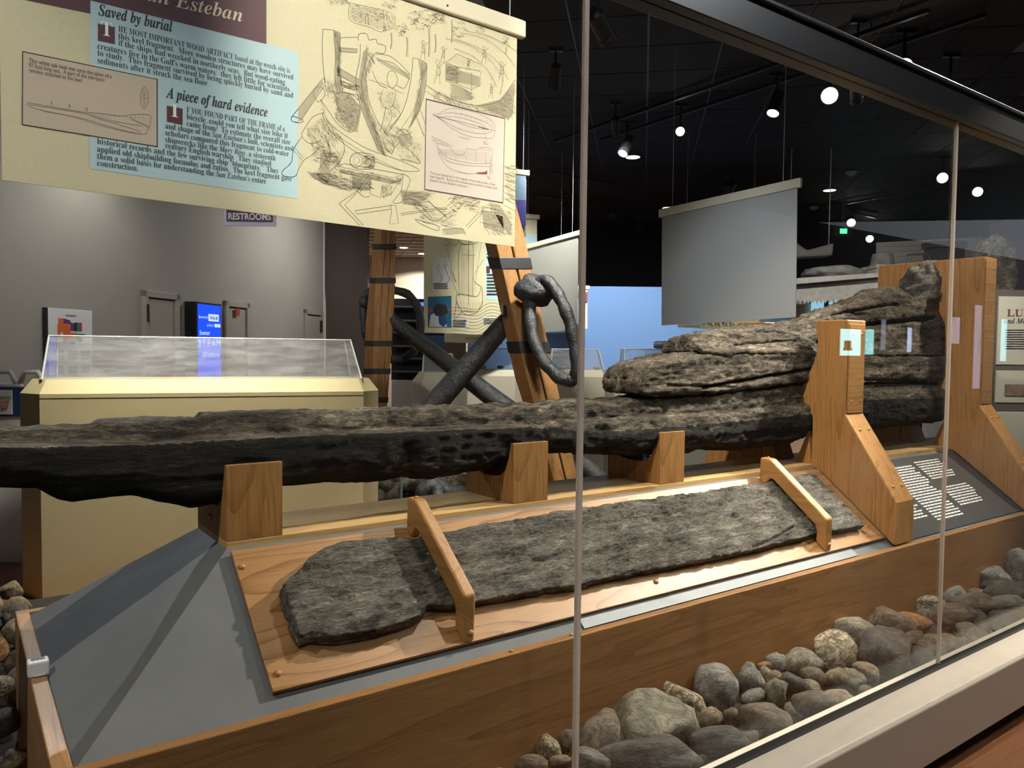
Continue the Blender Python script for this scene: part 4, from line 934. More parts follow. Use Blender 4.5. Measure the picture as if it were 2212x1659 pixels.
# engraving of a shipyard: washes, outlines, hatching
mw = MB()
def wash(pts): mw.add([BP(b2(*p), 1) for p in pts], [tuple(range(len(pts)))])
for w_ in ([(390,215),(440,235),(445,270),(425,640),(395,600),(405,400)], [(560,600),(600,360),(640,330),(615,560),(640,760),(760,1100),(700,1060),(590,760)], [(985,420),(1045,445),(1040,600),(990,800),(930,900),(960,780),(1010,560)],
           [(440,340),(560,345),(560,370),(430,365)], [(420,470),(570,560),(560,600),(420,530)], [(690,400),(930,520),(925,560),(700,430)], [(1180,450),(1260,490),(1260,570),(1180,560)], [(1260,490),(1420,540),(1420,610),(1260,575)],
           [(100,820),(310,560),(325,590),(170,840),(130,860)], [(430,1190),(870,1270),(860,1300),(830,1290),(450,1215)], [(520,1230),(660,1260),(650,1340),(520,1320)], [(300,1080),(380,1060),(350,1290),(290,1250)], [(390,640),(500,650),(590,760),(560,930),(500,920),(420,780)],
           [(1400,740),(1560,700),(1640,600),(1670,580),(1650,800),(1620,850),(1600,830)], [(200,1200),(330,1260),(420,1290),(600,1330),(420,1310),(260,1260)], [(1430,1480),(1580,1520),(1590,1640),(1450,1600)], [(1160,1610),(1300,1605),(1320,1640),(1180,1650)],
           [(1480,1420),(1560,1440),(1640,1560),(1640,1659),(1580,1600)], [(830,960),(930,930),(940,1010),(870,1030)], [(860,1340),(1080,1360),(1000,1440),(880,1420)]): wash(w_)
tag(mw.build('engraving_wash', M['engrave_mid'], bn), kind='stuff')
me_ = MB(); rs = random.Random(3)
def E(pts, w=3.0, sm=True): ribbon(me_, [BP(b2(*p), 2) for p in pts], H(w), NB, 0, sm)
def inside(p, poly):
    c = False; j = len(poly)-1
    for i in range(len(poly)):
        if (poly[i][1] > p[1]) != (poly[j][1] > p[1]) and p[0] < (poly[j][0]-poly[i][0])*(p[1]-poly[i][1])/(poly[j][1]-poly[i][1])+poly[i][0]: c = not c
        j = i
    return c
def hatch(poly, n, ln=24, ang=.6, w=1.2, jit=.25):
    n = int(n*1.9)
    xs = [p[0] for p in poly]; ys = [p[1] for p in poly]; k = 0; tries = 0
    while k < n and tries < n*12:
        tries += 1; p = (rs.uniform(min(xs), max(xs)), rs.uniform(min(ys), max(ys)))
        if not inside(p, poly): continue
        k += 1; a = ang+rs.uniform(-jit, jit); l = ln*rs.uniform(.5, 1.1); E([p, (p[0]+math.cos(a)*l, p[1]+math.sin(a)*l)], w, False)
def foliage(cx, cy, rx, ry, n):
    for k in range(n):
        a = rs.uniform(0, 6.3); r = math.sqrt(rs.random()); x = cx+rx*r*math.cos(a); y = cy+ry*r*math.sin(a); s = rs.uniform(8, 18)
        E([(x-s, y+s*.3), (x-s*.3, y-s*.5), (x+s*.4, y-s*.2), (x+s, y+s*.5)], 2.4)
        if k % 2: hatch([(x-s, y-s), (x+s, y-s), (x+s, y+s), (x-s, y+s)], 3, 10, 1.0)
# ribs of the hull
E([(318,205),(312,330),(322,500),(340,640)],5); E([(318,205),(390,212),(440,235)],4); E([(390,212),(405,400),(400,520),(420,640)],4); E([(440,235),(432,400),(440,560),(455,630)],3)
E([(565,285),(570,240),(625,238),(640,280),(690,275),(700,305),(755,325),(745,375),(690,368)],5); E([(580,310),(575,420),(548,560),(570,700),(620,850),(690,1010),(760,1100)],5); E([(625,320),(615,430),(590,560),(600,700),(660,860),(740,1010),(800,1085)],4); E([(690,370),(645,430),(620,540),(640,700),(700,850),(780,960)],4)
E([(950,405),(1015,425),(1048,450)],4); E([(950,405),(935,560),(900,720),(850,830),(780,920)],5); E([(1048,450),(1040,600),(1000,760),(920,900)],5); E([(1015,425),(1005,600),(960,760),(870,900)],3)
E([(440,265),(560,262)],4); E([(440,335),(560,345)],4); E([(432,365),(560,372)],3); E([(420,470),(570,560)],4); E([(420,520),(560,600)],3); E([(690,380),(800,400),(930,520)],4); E([(700,420),(820,450),(928,560)],4); E([(640,560),(760,600),(880,660)],3); E([(1045,600),(1180,680),(1380,740),(1560,710),(1640,600),(1670,560)],5); E([(1040,640),(1180,720),(1380,780),(1560,760)],3)
for k in range(16): E([(1400+k*17, 745-k*6), (1440+k*15, 850-k*3)], 2.2)
# house, wall, trees, paths
E([(505,20),(505,140),(640,190),(740,220),(740,70)],3); E([(505,20),(740,70)],3); E([(740,70),(820,110),(815,190),(740,220)],2); E([(615,170),(618,110),(632,105),(637,175)],4)
for k in range(8): E([(505, 35+k*14), (740, 88+k*15)], 1.2, False)
hatch([(505,20),(740,70),(740,220),(505,140)], 150, 16, .2); hatch([(740,70),(820,110),(815,190),(740,220)], 70, 18, 1.2)
for cx, cy, rx, ry, n in ((1060,150,110,80,46),(1280,215,50,60,18),(780,20,60,40,16),(430,15,70,25,18),(880,210,50,45,16),(1600,300,30,40,10),(960,130,50,50,14),(1420,210,40,20,8),(1150,120,60,50,18)): foliage(cx, cy, rx, ry, n)
for x, y0, y1 in ((1060,200,400),(905,260,400),(1220,140,300),(795,230,345),(1600,330,380),(1105,240,370)): E([(x, y0), (x+4, (y0+y1)/2), (x-2, y1)], 6); E([(x+8, y0), (x+12, (y0+y1)/2), (x+10, y1)], 2)
for k, pts in enumerate(([(1180,270),(1350,320),(1500,430),(1580,560),(1560,660)],[(1230,270),(1400,330),(1550,440),(1620,560)],[(1240,340),(1380,400),(1480,500),(1540,610)],[(1280,230),(1450,270),(1600,380),(1670,470)],[(1330,220),(1500,260),(1680,360)])):
    E(pts, 2.6)
    for i in range(len(pts)-1):
        (xa, ya), (xb, yb) = pts[i], pts[i+1]
        for q in range(14): t = q/14; x = xa+(xb-xa)*t; y = ya+(yb-ya)*t; E([(x, y), (x+rs.uniform(-8, 8), y+rs.uniform(8, 18))], 1.4, False)
# shed and timber stack
E([(1180,440),(1260,380),(1420,450),(1420,500),(1260,470),(1180,440)],4,False); E([(1180,440),(1178,570),(1260,590),(1360,630),(1425,600),(1425,500)],3,False); E([(1260,470),(1260,585)],3); E([(1360,510),(1362,660)],4)
for k in range(13): E([(1200+k*16, 436+k*5), (1262+k*12, 392+k*5)], 1.6, False)
for k in range(9): E([(1182, 460+k*13), (1258, 480+k*13)], 1.6, False)
for k in range(12): E([(1268+k*11, 490+k*2), (1268+k*11, 580+k*4)], 1.6, False)
for k in range(16): E([(1215+rs.uniform(-8, 8), 590+k*6), (1290, 612+k*6), (1370+rs.uniform(-15, 15), 655+k*3)], 2)
# saw, log, trestle
E([(320,790),(360,860),(470,950),(640,1050),(840,1120),(990,1190),(960,1205),(860,1195),(700,1140),(520,1050),(380,930),(318,820),(320,790)],4)
for k in range(46): t = k/46; x = 345+t*530; y = 905+t*292-55*math.sin(t*3.14)*-.35; E([(x, y), (x+5, y+12), (x+12, y+4)], 2.4, False)
E([(510,1110),(540,1075),(640,1080),(675,1100),(670,1180),(600,1190),(545,1180),(510,1150),(510,1110)],4); E([(552,1080),(510,1110),(512,1150),(548,1178),(590,1150),(590,1105),(552,1080)],3); E([(552,1100),(530,1125),(545,1155),(572,1140),(570,1112),(552,1100)],2)
hatch([(590,1085),(670,1100),(668,1180),(595,1188)], 70, 26, .15)
E([(428,1170),(470,1150),(880,1225),(868,1265),(800,1290),(430,1210),(428,1170)],4,False); E([(428,1170),(810,1250),(880,1225)],3,False); E([(445,1215),(445,1325),(510,1345),(510,1235)],3,False); E([(650,1270),(648,1360),(720,1390),(735,1300)],4,False); E([(735,1300),(735,1385),(800,1360),(870,1250)],3,False)
hatch([(430,1210),(810,1290),(868,1265),(868,1240),(810,1255),(428,1180)], 140, 20, .2); hatch([(510,1235),(650,1270),(648,1330),(510,1310)], 90, 30, .3); hatch([(735,1300),(800,1290),(800,1360),(735,1385)], 60, 20, 1.4)
# working figures, drawn loosely
E([(280,720),(250,660),(265,620),(300,610),(330,640),(320,690),(280,720)],4); E([(450,640),(470,612),(520,605),(570,640),(585,690),(560,670),(500,655),(450,640)],4); E([(395,680),(430,650),(520,665),(575,720),(560,850),(520,930),(430,880),(370,800),(330,740),(300,700)],4); E([(300,700),(330,780),(300,760)],3)
E([(330,790),(250,820),(190,900),(170,960),(230,1010),(300,990)],4); E([(170,960),(110,1050),(95,1140),(35,1200),(40,1235),(120,1240),(150,1180),(190,1120),(240,1090),(290,1040)],4); E([(440,960),(470,1050),(420,1160),(370,1200),(350,1290),(300,1270),(285,1200),(330,1130),(370,1060),(330,950)],4)
E([(120,1040),(180,1110)],3); E([(115,1060),(175,1130)],3); E([(770,540),(780,505),(815,502),(840,545),(835,590),(800,620),(770,580),(770,540)],4); E([(665,500),(690,560),(720,600),(770,620)],4); E([(835,600),(890,620),(925,545)],4); E([(740,630),(720,700),(760,760),(810,740),(830,640)],3); E([(760,750),(740,850),(720,920)],4); E([(810,740),(860,800),(820,860),(790,890),(800,905)],4); E([(790,760),(800,830),(760,910),(745,940)],3)
E([(820,960),(860,910),(910,920),(945,990),(920,1030),(870,1000)],4); E([(800,1080),(850,1010),(930,1060),(980,1110),(1000,1150),(930,1130),(860,1120)],4); E([(880,1220),(930,1260),(900,1350),(870,1420),(810,1425),(830,1390),(870,1330),(880,1220)],4)
for c in ((395,680),(520,700),(470,800)): foliage(c[0], c[1], 60, 40, 12)
for c in ((905,950),): foliage(c[0], c[1], 45, 40, 12)
for (x, y, s) in ((1110,440,1.0),(1440,340,.7),(1560,450,.8),(1150,340,.7),(1010,300,.8),(1490,600,.6),(1330,420,.5)):
    E([(x, y), (x+12*s, y-22*s), (x+26*s, y), (x+14*s, y+16*s), (x, y)], 3); E([(x+14*s, y+16*s), (x+4*s, y+80*s), (x+30*s, y+85*s), (x+30*s, y+20*s)], 3); E([(x+6*s, y+80*s), (x-14*s, y+150*s)], 3); E([(x+26*s, y+82*s), (x+30*s, y+155*s)], 3); E([(x+28*s, y+25*s), (x+60*s, y-5*s)], 3)
    hatch([(x, y+16*s), (x+30*s, y+16*s), (x+30*s, y+85*s), (x, y+85*s)], 14, 14*s, .5)
E([(100,820),(310,560),(330,580)],4); E([(160,850),(330,600)],4); E([(100,815),(175,840),(160,862),(98,850),(100,815)],5)
# hatched shading
for poly, n, ln, ang in (([(395,215),(440,235),(450,630),(420,640),(405,400)],120,40,1.5),([(600,360),(690,370),(620,540),(640,700),(760,1100),(690,1010),(560,640)],170,40,1.2),([(1015,425),(1048,450),(1000,760),(920,900),(960,760)],90,40,1.7),([(400,680),(560,720),(560,850),(500,930),(400,830)],190,26,.8),([(190,900),(330,800),(440,960),(330,1080),(230,1010)],170,34,1.1),
        ([(300,1060),(470,1050),(370,1290),(290,1260)],110,28,.9),([(690,640),(830,640),(860,800),(740,850)],90,22,.7),([(800,930),(1000,1000),(1000,1150),(860,1120)],90,24,.9),([(200,1200),(430,1230),(620,1340),(420,1330),(250,1270)],150,40,.15),([(860,1330),(1080,1350),(1000,1450),(860,1430)],110,40,.1),([(640,840),(900,900),(760,1090),(690,1010)],110,40,.9),
        ([(230,1040),(300,1020),(420,1110),(420,1160),(240,1130)],70,40,.1),([(1180,450),(1258,480),(1258,585),(1180,565)],70,30,.1),([(1100,620),(1400,740),(1560,700),(1660,570),(1650,820),(1400,790),(1080,690)],230,36,.9),([(1590,1150),(1670,1160),(1660,1400),(1590,1400)],60,40,.5),([(1420,1440),(1640,1480),(1640,1650),(1450,1640)],170,22,.6),([(1200,1380),(1430,1400),(1400,1500),(1230,1460)],60,30,-.5),([(430,560),(560,600),(540,640),(430,600)],50,30,.4),([(340,560),(400,560),(420,640),(340,640)],40,26,1.2),([(940,1420),(1240,1480),(1220,1600),(1000,1560)],80,40,.1)): hatch(poly, n, ln, ang)
# tools in the foreground
E([(430,1430),(560,1340),(550,1360),(470,1440),(600,1580),(575,1582),(430,1430)],4,False); E([(545,1480),(790,1445),(795,1470),(550,1505),(545,1480)],4,False); E([(790,1440),(830,1445),(848,1570),(785,1575),(800,1480),(790,1440)],4,False); E([(555,1345),(660,1210),(675,1215),(575,1355)],4,False); E([(560,1345),(610,1385),(648,1375)],4)
E([(860,1500),(1190,1455),(1190,1465),(865,1512)],3.5,False); E([(955,1430),(980,1410),(1000,1440),(1080,1530),(1065,1540),(980,1460),(955,1440)],4); E([(1055,1410),(1190,1530)],6); E([(1125,1550),(1200,1500),(1218,1520),(1150,1560)],4); E([(965,1540),(1040,1560),(1130,1590),(1120,1620),(1000,1570),(965,1540)],4); E([(1320,1590),(1420,1490),(1432,1500),(1335,1605)],4); E([(1440,1450),(1560,1480),(1560,1500),(1430,1480),(1440,1450)],4,False); E([(1430,1490),(1420,1560),(1590,1600),(1590,1520)],3.5,False); E([(1470,1440),(1560,1450)],4); E([(1500,1445),(1500,1500)],4); E([(1160,1610),(1290,1605),(1320,1650)],4); E([(1160,1610),(1165,1655)],3)
for k in range(40): x = rs.uniform(1190, 1420); y = rs.uniform(1370, 1480); a = rs.uniform(-.6, .6); E([(x, y), (x+24*math.cos(a), y+24*math.sin(a))], 4, False)
for k in range(7): E([(1590, 1170+k*45), (1670, 1195+k*48)], 2.5, False)
E([(965,800),(1030,960)],5); E([(1000,770),(1040,880)],4)
tag(me_.build('engraving_lines', M['engrave'], bn), kind='stuff')
# ------------------------------------------------------------------ cases behind the plinth
FH = np.array([FW[0], FW[1], 0]); FH /= np.linalg.norm(FH); RH = np.array([_rt0[0], _rt0[1], 0])
def museum_case(P0, hd, L, Dp, zf, zc, ch, zt, label, m='cream', c=.13, lean=.17, seam=True, contents=None):
    s = head(hd); n = head(hd+90); P0 = np.array([P0[0], P0[1], 0.0])
    Q = lambda a, b, z: P0+s*a+n*b+Z*z
    fp = [(0, 0), (L, 0), (L+c, c*1.2), (L+c, Dp), (-c, Dp), (-c, c*1.2)]; cx, cy = L/2, Dp/2
    inner = [(ch*.4, ch), (L-ch*.4, ch), (L+c-ch, c*1.2+ch*.4), (L+c-ch, Dp-ch), (-c+ch, Dp-ch), (-c+ch, c*1.2+ch*.4)]
    e = thing('display_case', Q(L/2, Dp/2, 0), label, 'display case')
    mb = MB(); mb.loft([[Q(a, b, 0) for a, b in fp], [Q(a, b, zf) for a, b in fp]]); mb.build('case_body', M[m], e)
    mb = MB(); mb.loft([[Q(a, b, zf+.001) for a, b in fp], [Q(a, b, zc) for a, b in inner]]); mb.build('case_rim', M[m], e)
    if seam:
        mb = MB(); mb.obox(Q(L/2, -.0008, zf-.022), (s, n, Z), (L/2, .001, .0012)); mb.build('joint_line', plain('joint_shadow', (.28, .23, .13), .7), e)
    bot = [(.0, ch+.012), (L, ch+.012), (L, Dp-ch-.02), (0, Dp-ch-.02)]; top = [(.012, ch+lean), (L-.05, ch+lean), (L-.05, Dp-ch-.06), (.012, Dp-ch-.06)]
    B = [Q(a, b, zc+.001) for a, b in bot]; T_ = [Q(a, b, zt) for a, b in top]
    cv = thing('acrylic_cover', (0, 0, 0), None, None); cv.parent = e; cv.location = (0, 0, zc)
    for i, (nm) in enumerate(('front_pane', 'right_pane', 'back_pane', 'left_pane')):
        j = (i+1) % 4; mb = MB(); mb.quad(B[i], B[j], T_[j], T_[i]); mb.build(nm, M['acrylic'], cv)
    mb = MB(); mb.quad(*T_); mb.build('top_pane', M['acrylic'], cv)
    mb = MB()
    for i in range(4): mb.tube([T_[i], T_[(i+1) % 4]], .0055, 5); mb.tube([B[i], T_[i]], .0055, 5)
    mb.build('pane_edges', M['acrylic_edge'], cv)
    if contents: contents(e, Q, zc)
    return e
P0 = dep(85, 852, 4.5)
museum_case(P0, -15.0, 1.887, .62, P0[2], P0[2]+.083, .06, 1.567, 'long cream display case with clear cover behind the keel at left')
def small_finds(e, Q, z):
    rs = random.Random(8)
    for k in range(4):
        P_, F_ = boulder(seed=400+k, rough=.3, ang=.4, sub=2); mb = MB(); mb.add(P_*np.array([.05, .03, .02])+Q(.15+k*.19, .25+.05*(k % 2), z+.02), F_); mb.build('artefact', M['slab'] if k % 2 else M['peg'], e, smooth=True)
def upr(x, y, d): return onp(x, y, CAM+FH*d, FH)          # point of an upright plane square to the view at distance d
def lift(px, py, d): p = dep(px, py, d); p[2] = 0; return p
museum_case(lift(912, 800, 7.4), -30, .34, .5, 1.20, 1.29, .07, 1.47, 'pale display case with sloping top seen past the left anchor shank', 'cream_pale', .10, .15, False)
museum_case(lift(1010, 800, 8.4), -38, .52, .55, 1.23, 1.30, .06, 1.53, 'pale display case behind the crossing anchor shanks', 'cream_pale', .12, .14, False, small_finds)
museum_case(lift(1192, 800, 8.7), -36, .60, .55, 1.22, 1.30, .07, 1.535, 'pale display case right of the leaning stock, before the blue wall', 'cream_pale', .12, .16, False, small_finds)
museum_case(lift(1352, 800, 8.1), -34, .95, .55, 1.23, 1.30, .06, 1.54, 'display case partly hidden by the ragged timber end', 'cream_pale', .10, .10, False, small_finds)
# ridged iron barrel on a low block, behind the last case
a = dep(1412, 745, 9.8); b = dep(1545, 744, 9.6)
mb = MB(); mid = (a+b)/2; axb = (b-a)/np.linalg.norm(b-a); mb.obox((mid[0], mid[1], (a[2]-.05)/2), (axb, np.cross(Z, axb), Z), (np.linalg.norm(b-a)/2+.1, .16, (a[2]-.05)/2)); tag(mb.build('barrel_plinth', M['wall_blue']), 'blue block under the ridged iron barrel', 'plinth')
mb = MB(); rr_ = [(.02, 0), (.045, .005)]
for k in range(26): rr_ += [(.040+.010*((k*37 % 10)/10), .02+k*.029), (.050+.006*((k*17 % 7)/7), .034+k*.029)]
mb.lathe(a, axb, rr_+[(.02, .80)], 12); tag(mb.build('iron_barrel', M['iron'], smooth=True), 'dark ridged iron barrel lying before the blue wall', 'artefact')

# ------------------------------------------------------------------ anchors
ancR = thing('anchor', lift(1240, 1000, 5.5), 'iron anchor with leaning oak stock and big hanging ring, near the pale seam', 'anchor', 'anchors')
ancL = thing('anchor', lift(815, 1000, 6.4), 'iron anchor with upright banded oak stock behind the long cream case', 'anchor', 'anchors')
def stock(rows, d0, par, halves=True, dl=.14, dr=.07, bands=()):
    """wooden anchor stock; rows: image y, left, near edge and right columns, from the foot up"""
    pts = []
    for y, xl, xn, xr in rows:
        N = dep(xn, y, d0); Lf = dep(xl, y, d0+dl); Rt = dep(xr, y, d0+dr); pts.append((N, Lf, Rt))
    def at(y):
        ys = [r[0] for r in rows]; i = max(0, min(len(rows)-2, next((k for k in range(len(ys)-1) if (ys[k]-y)*(ys[k+1]-y) <= 0), 0))); t = (y-ys[i])/(ys[i+1]-ys[i])
        return [pts[i][k]*(1-t)+pts[i+1][k]*t for k in range(3)]
    base = pts[0][0]
    e = bpy.data.objects.new('stock', None); COL.objects.link(e); e.parent = par; e.location = Vector((base-wloc(par)).tolist())
    if halves:
        for f0, f1 in ((0, .47), (.53, 1)):
            loops = []
            for N, Lf, Rt in pts:
                a = N+(Rt-N)*f0; b = N+(Rt-N)*f1; w = Lf-N; loops.append([a, b, b+w, a+w])
            mb = MB(); mb.loft(loops); mb.build('stock_half', M['post_z'], e, bevel=.006)
    else:
        loops = [[N, Rt, Rt+Lf-N, Lf] for N, Lf, Rt in pts]; mb = MB(); mb.loft(loops); mb.build('stock_body', M['post_z'], e, bevel=.006)
        for f in (.33, .66):
            mb = MB(); mb.tube([N+(Rt-N)*f for N, Lf, Rt in pts], .0022, 4); mb.build('plank_joint', M['black'], e)
    for y in bands:
        N, Lf, Rt = at(y); N2, L2, R2 = at(y+(25 if halves else 12))
        c = (Lf+Rt)/2; g = lambda q: c+(q-c)*1.05+Z*0
        up = [N, Rt, Rt+Lf-N, Lf]; dn = [N2, R2, R2+L2-N2, L2]; cu = (Lf+Rt)/2; cd_ = (L2+R2)/2
        mb = MB(); mb.loft([[cd_+(q-cd_)*1.06 for q in dn], [cu+(q-cu)*1.06 for q in up]]); mb.build('iron_band', M['band'], e, bevel=.004)
    return e, at
e2, at2 = stock([(1195, 1219, 1232, 1285), (1033, 1181, 1194, 1248), (816, 1112, 1139, 1200), (592, 1063, 1088, 1151), (520, 1046, 1070, 1136), (300, 1000, 1018, 1078)], 5.4,
               ancR, bands=(556, 738))
N, Lf, Rt = at2(668); mb = MB(); cc = N+(Lf-N)*.60; wv = (Lf-N)/np.linalg.norm(Lf-N); ov = np.cross(wv, Z); ov = ov if ov@FW < 0 else -ov
mb.obox(cc, (wv, ov, Z), (.035, .006, .055)); mb.build('peg_hole', M['black'], e2); mb = MB(); mb.obox(cc+wv*.02, (wv, ov, Z), (.012, .008, .04)); mb.build('hole_chip', M['cream_pale'], e2)
e1, at1 = stock([(1180, 800, 815, 826), (884, 787, 806, 836), (800, 786, 806, 843), (700, 789, 807, 850), (604, 799, 812, 854), (528, 806, 822, 855), (380, 822, 834, 856)], 6.3,
               ancL, halves=False, dl=.10, bands=(527, 600, 736, 796, 858))
def bar(name, pts, rad, par, n=8, m='iron'):
    P = [dep(x, y, d) for x, y, d in pts]; mb = MB()
    Q = []; R_ = []
    for i in range(len(P)-1):
        for t in np.linspace(0, 1, 10, endpoint=False): Q.append(P[i]*(1-t)+P[i+1]*t); R_.append(rad[i]*(1-t)+rad[i+1]*t)
    Q.append(P[-1]); R_.append(rad[-1]); Q = np.array(Q); jit = np.stack([fbm(Q*9+k*31, 3, 5+k) for k in range(3)], 1)*.006
    mb.tube(list(Q+jit), R_, n); return mb.build(name, M[m], par, smooth=True)
bar('shank', [(816, 668, 6.42), (1105, 890, 6.3), (1210, 965, 6.2)], [.052, .085, .10], ancL)
bar('shank', [(1122, 664, 5.62), (925, 890, 5.75), (830, 985, 5.9)], [.070, .090, .10], ancR)
def ring(name, pts, r, par):
    P = [dep(*p) for p in pts]; n = len(P); Q = []
    for i in range(n):
        p0, p1, p2, p3 = P[(i-1) % n], P[i], P[(i+1) % n], P[(i+2) % n]
        for t in (0, .25, .5, .75): Q.append(.5*((2*p1)+(-p0+p2)*t+(2*p0-5*p1+4*p2-p3)*t*t+(-p0+3*p1-3*p2+p3)*t**3))
    Q = np.array(Q); Q = Q+np.stack([fbm(Q*14+k*13, 2, 15+k) for k in range(3)], 1)*.006
    mb = MB(); mb.tube(list(Q), [r*(1+.18*math.sin(i*1.7)*.5) for i in range(len(Q))], 9, closed=True); return mb.build(name, M['iron'], par, smooth=True)
ring('ring', [(1148,640,5.30),(1146,690,5.24),(1156,740,5.18),(1176,783,5.14),(1208,815,5.10),(1236,821,5.08),(1247,800,5.06),(1243,750,5.08),(1232,700,5.10),(1215,655,5.14),(1194,620,5.20),(1172,606,5.26)], .043, ancR)
ring('ring', [(786,690,6.7),(785,655,6.72),(800,630,6.75),(840,626,6.8),(880,636,6.85),(902,665,6.85),(909,705,6.85),(900,750,6.85),(870,775,6.8),(825,770,6.75),(795,735,6.7)], .038, ancL)
P_, F_ = boulder(seed=77, rough=.35, ang=.95, sub=3); c = dep(1152, 630, 5.30); mb = MB(); mb.add((P_*np.array([1, 1, 1]))@np.array([RH*.125, FH*.12, Z*.115])+c, F_); mb.build('ring_boss', M['iron'], ancR, smooth=True)
P_, F_ = boulder(seed=79, rough=.2, ang=.6, sub=2); c = dep(788, 655, 6.7); mb = MB(); mb.add(P_@np.array([RH*.06, FH*.06, Z*.06])+c, F_); mb.build('ring_boss', M['iron'], ancL, smooth=True)
bar('fluke', [(902, 1100, 5.9), (914, 1062, 5.85), (935, 1044, 5.85), (947, 1060, 5.85), (950, 1100, 5.8)], [.06, .055, .05, .055, .06], ancL)
bar('arm', [(935, 1040, 6.0), (965, 1062, 5.95), (1050, 1066, 5.9), (1130, 1048, 5.9)], [.075, .06, .05, .05], ancL)
bar('arm', [(1245, 985, 5.7), (1265, 1005, 5.65), (1300, 1045, 5.6)], [.03, .06, .09], ancR)
# stones around the anchors and their own low glass
bd0 = dep(1105, 1065, 6.45); mb = MB(); mb.obox((bd0[0], bd0[1], .13), (RH, FH, Z), (1.05, .62, .13)); tag(mb.build('stone_bed', M['bed']), 'dark gravel bed under the anchors', 'gravel', kind='stuff')
rs = random.Random(21)
for k, (x, y, w, sh, mi, lab) in enumerate([(820,1062,34,0,0,'pale grey stone behind the low glass near the cream case'),(848,1072,44,3,4,'dark oval stone behind the low glass edge'),(884,1070,36,1,0,'grey rounded stone left of the anchor fluke'),(893,1048,58,10,5,'yellowish rough stone behind the anchor fluke'),(975,1048,60,12,6,'encrusted pale stone behind the anchor arm'),
       (832,1050,40,5,4,'bluish dark stone at the back of the anchor bed'),(1000,1038,40,9,1,'brown stone right of the encrusted one'),(803,1052,30,7,1,'small brown stone touching the cream case edge'),(893,1082,22,4,2,'little pinkish pebble by the anchor fluke'),(930,1030,40,2,0,'grey stone topping the anchor bed')]):
    p = dep(x, y, 6.25); a = w/2/FPX*6.25; rock(p, (a, a, a*.8), sh, mi, k*1.1, lab, None)
for k in range(26):
    x = rs.uniform(800, 1100); y = rs.uniform(1060, 1095); d = rs.uniform(6.0, 6.7); p = dep(x, y, d); p[2] = .28+rs.uniform(0, .06); r = rs.uniform(.05, .085)
    rock(p, (r, r, r*.75), rs.randrange(14), rs.choice((0, 1, 4, 5)), rs.uniform(0, 6), 'small stone in the gravel around the anchors', 'filler stones around the anchors')
A = dep(800, 1080, 5.66); B = dep(867, 1080, 5.62); A[2] = B[2] = 0; ax = (B-A)/np.linalg.norm(B-A); nn = np.cross(Z, ax)
mb = MB(); mb.obox((A+B)/2+Z*.60, (ax, nn, Z), (np.linalg.norm(B-A)/2, .004, .33)); tag(mb.build('low_glass', M['glass']), 'low glass sheet with bluish edge around the anchors', 'glass sheet')
mb = MB(); mb.obox(B+Z*.60, (ax, nn, Z), (.006, .007, .33)); tag(mb.build('glass_edge', plain('glass_edge_blue', (.16, .24, .28), .2)), 'bluish polished edge of the low anchor glass', 'glass edge')
mb = MB(); mb.obox((A+B)/2-nn*.03+Z*.12, (ax, nn, Z), (np.linalg.norm(B-A)/2+.02, .05, .12)); tag(mb.build('anchor_ledge', M['ledge']), 'low cream ledge under the anchor glass', 'ledge')

# ------------------------------------------------------------------ other banners
def hung(name, p00, p10, p11, p01, face, rail, label, th=.006, wires=True, railh=.05):
    """banner from lower left, lower right, upper right, upper left world points"""
    p00, p10, p11, p01 = [np.array(p, float) for p in (p00, p10, p11, p01)]; n = np.cross(p10-p00, Z); n /= np.linalg.norm(n); n = n if n@(CAM-p00) > 0 else -n
    e = thing(name, (p00+p10)/2, label, 'banner')
    mb = MB(); mb.prism([p00, p10, p11, p01], -n*th); mb.build('sheet', face, e)
    s = (p11-p01)/np.linalg.norm(p11-p01)
    mb = MB(); a = p01-s*.03+n*.014; b = p11+s*.03+n*.014; mb.prism([a-Z*railh*.4, b-Z*railh*.4, b+Z*railh*.6, a+Z*railh*.6], -n*.032); mb.build('top_rail', rail, e, bevel=.006)
    if wires:
        mb = MB()
        for f in (.09, .91): q = p01*(1-f)+p11*f; mb.tube([q, (q[0], q[1], CEIL)], .0025, 4)
        mb.build('hanging_wire', M['wire'], e)
    return e, n
X3 = 5.0
hung('blank_banner', onx(1429,703,X3), onx(1719,685,X3), onx(1722,398,X3), onx(1430,462,X3), M['banner_back'], M['banner_rail'], 'blank grey back of a banner hung beyond the keel', railh=.07)
X4 = dep(1250, 600, 7.4)[0]
hung('blank_banner', onx(1118,723,X4), onx(1247,712,X4), onx(1249,505,X4), onx(1120,540,X4), M['banner_back'], M['banner_rail'], 'blank beige back of a banner behind the iron ring')
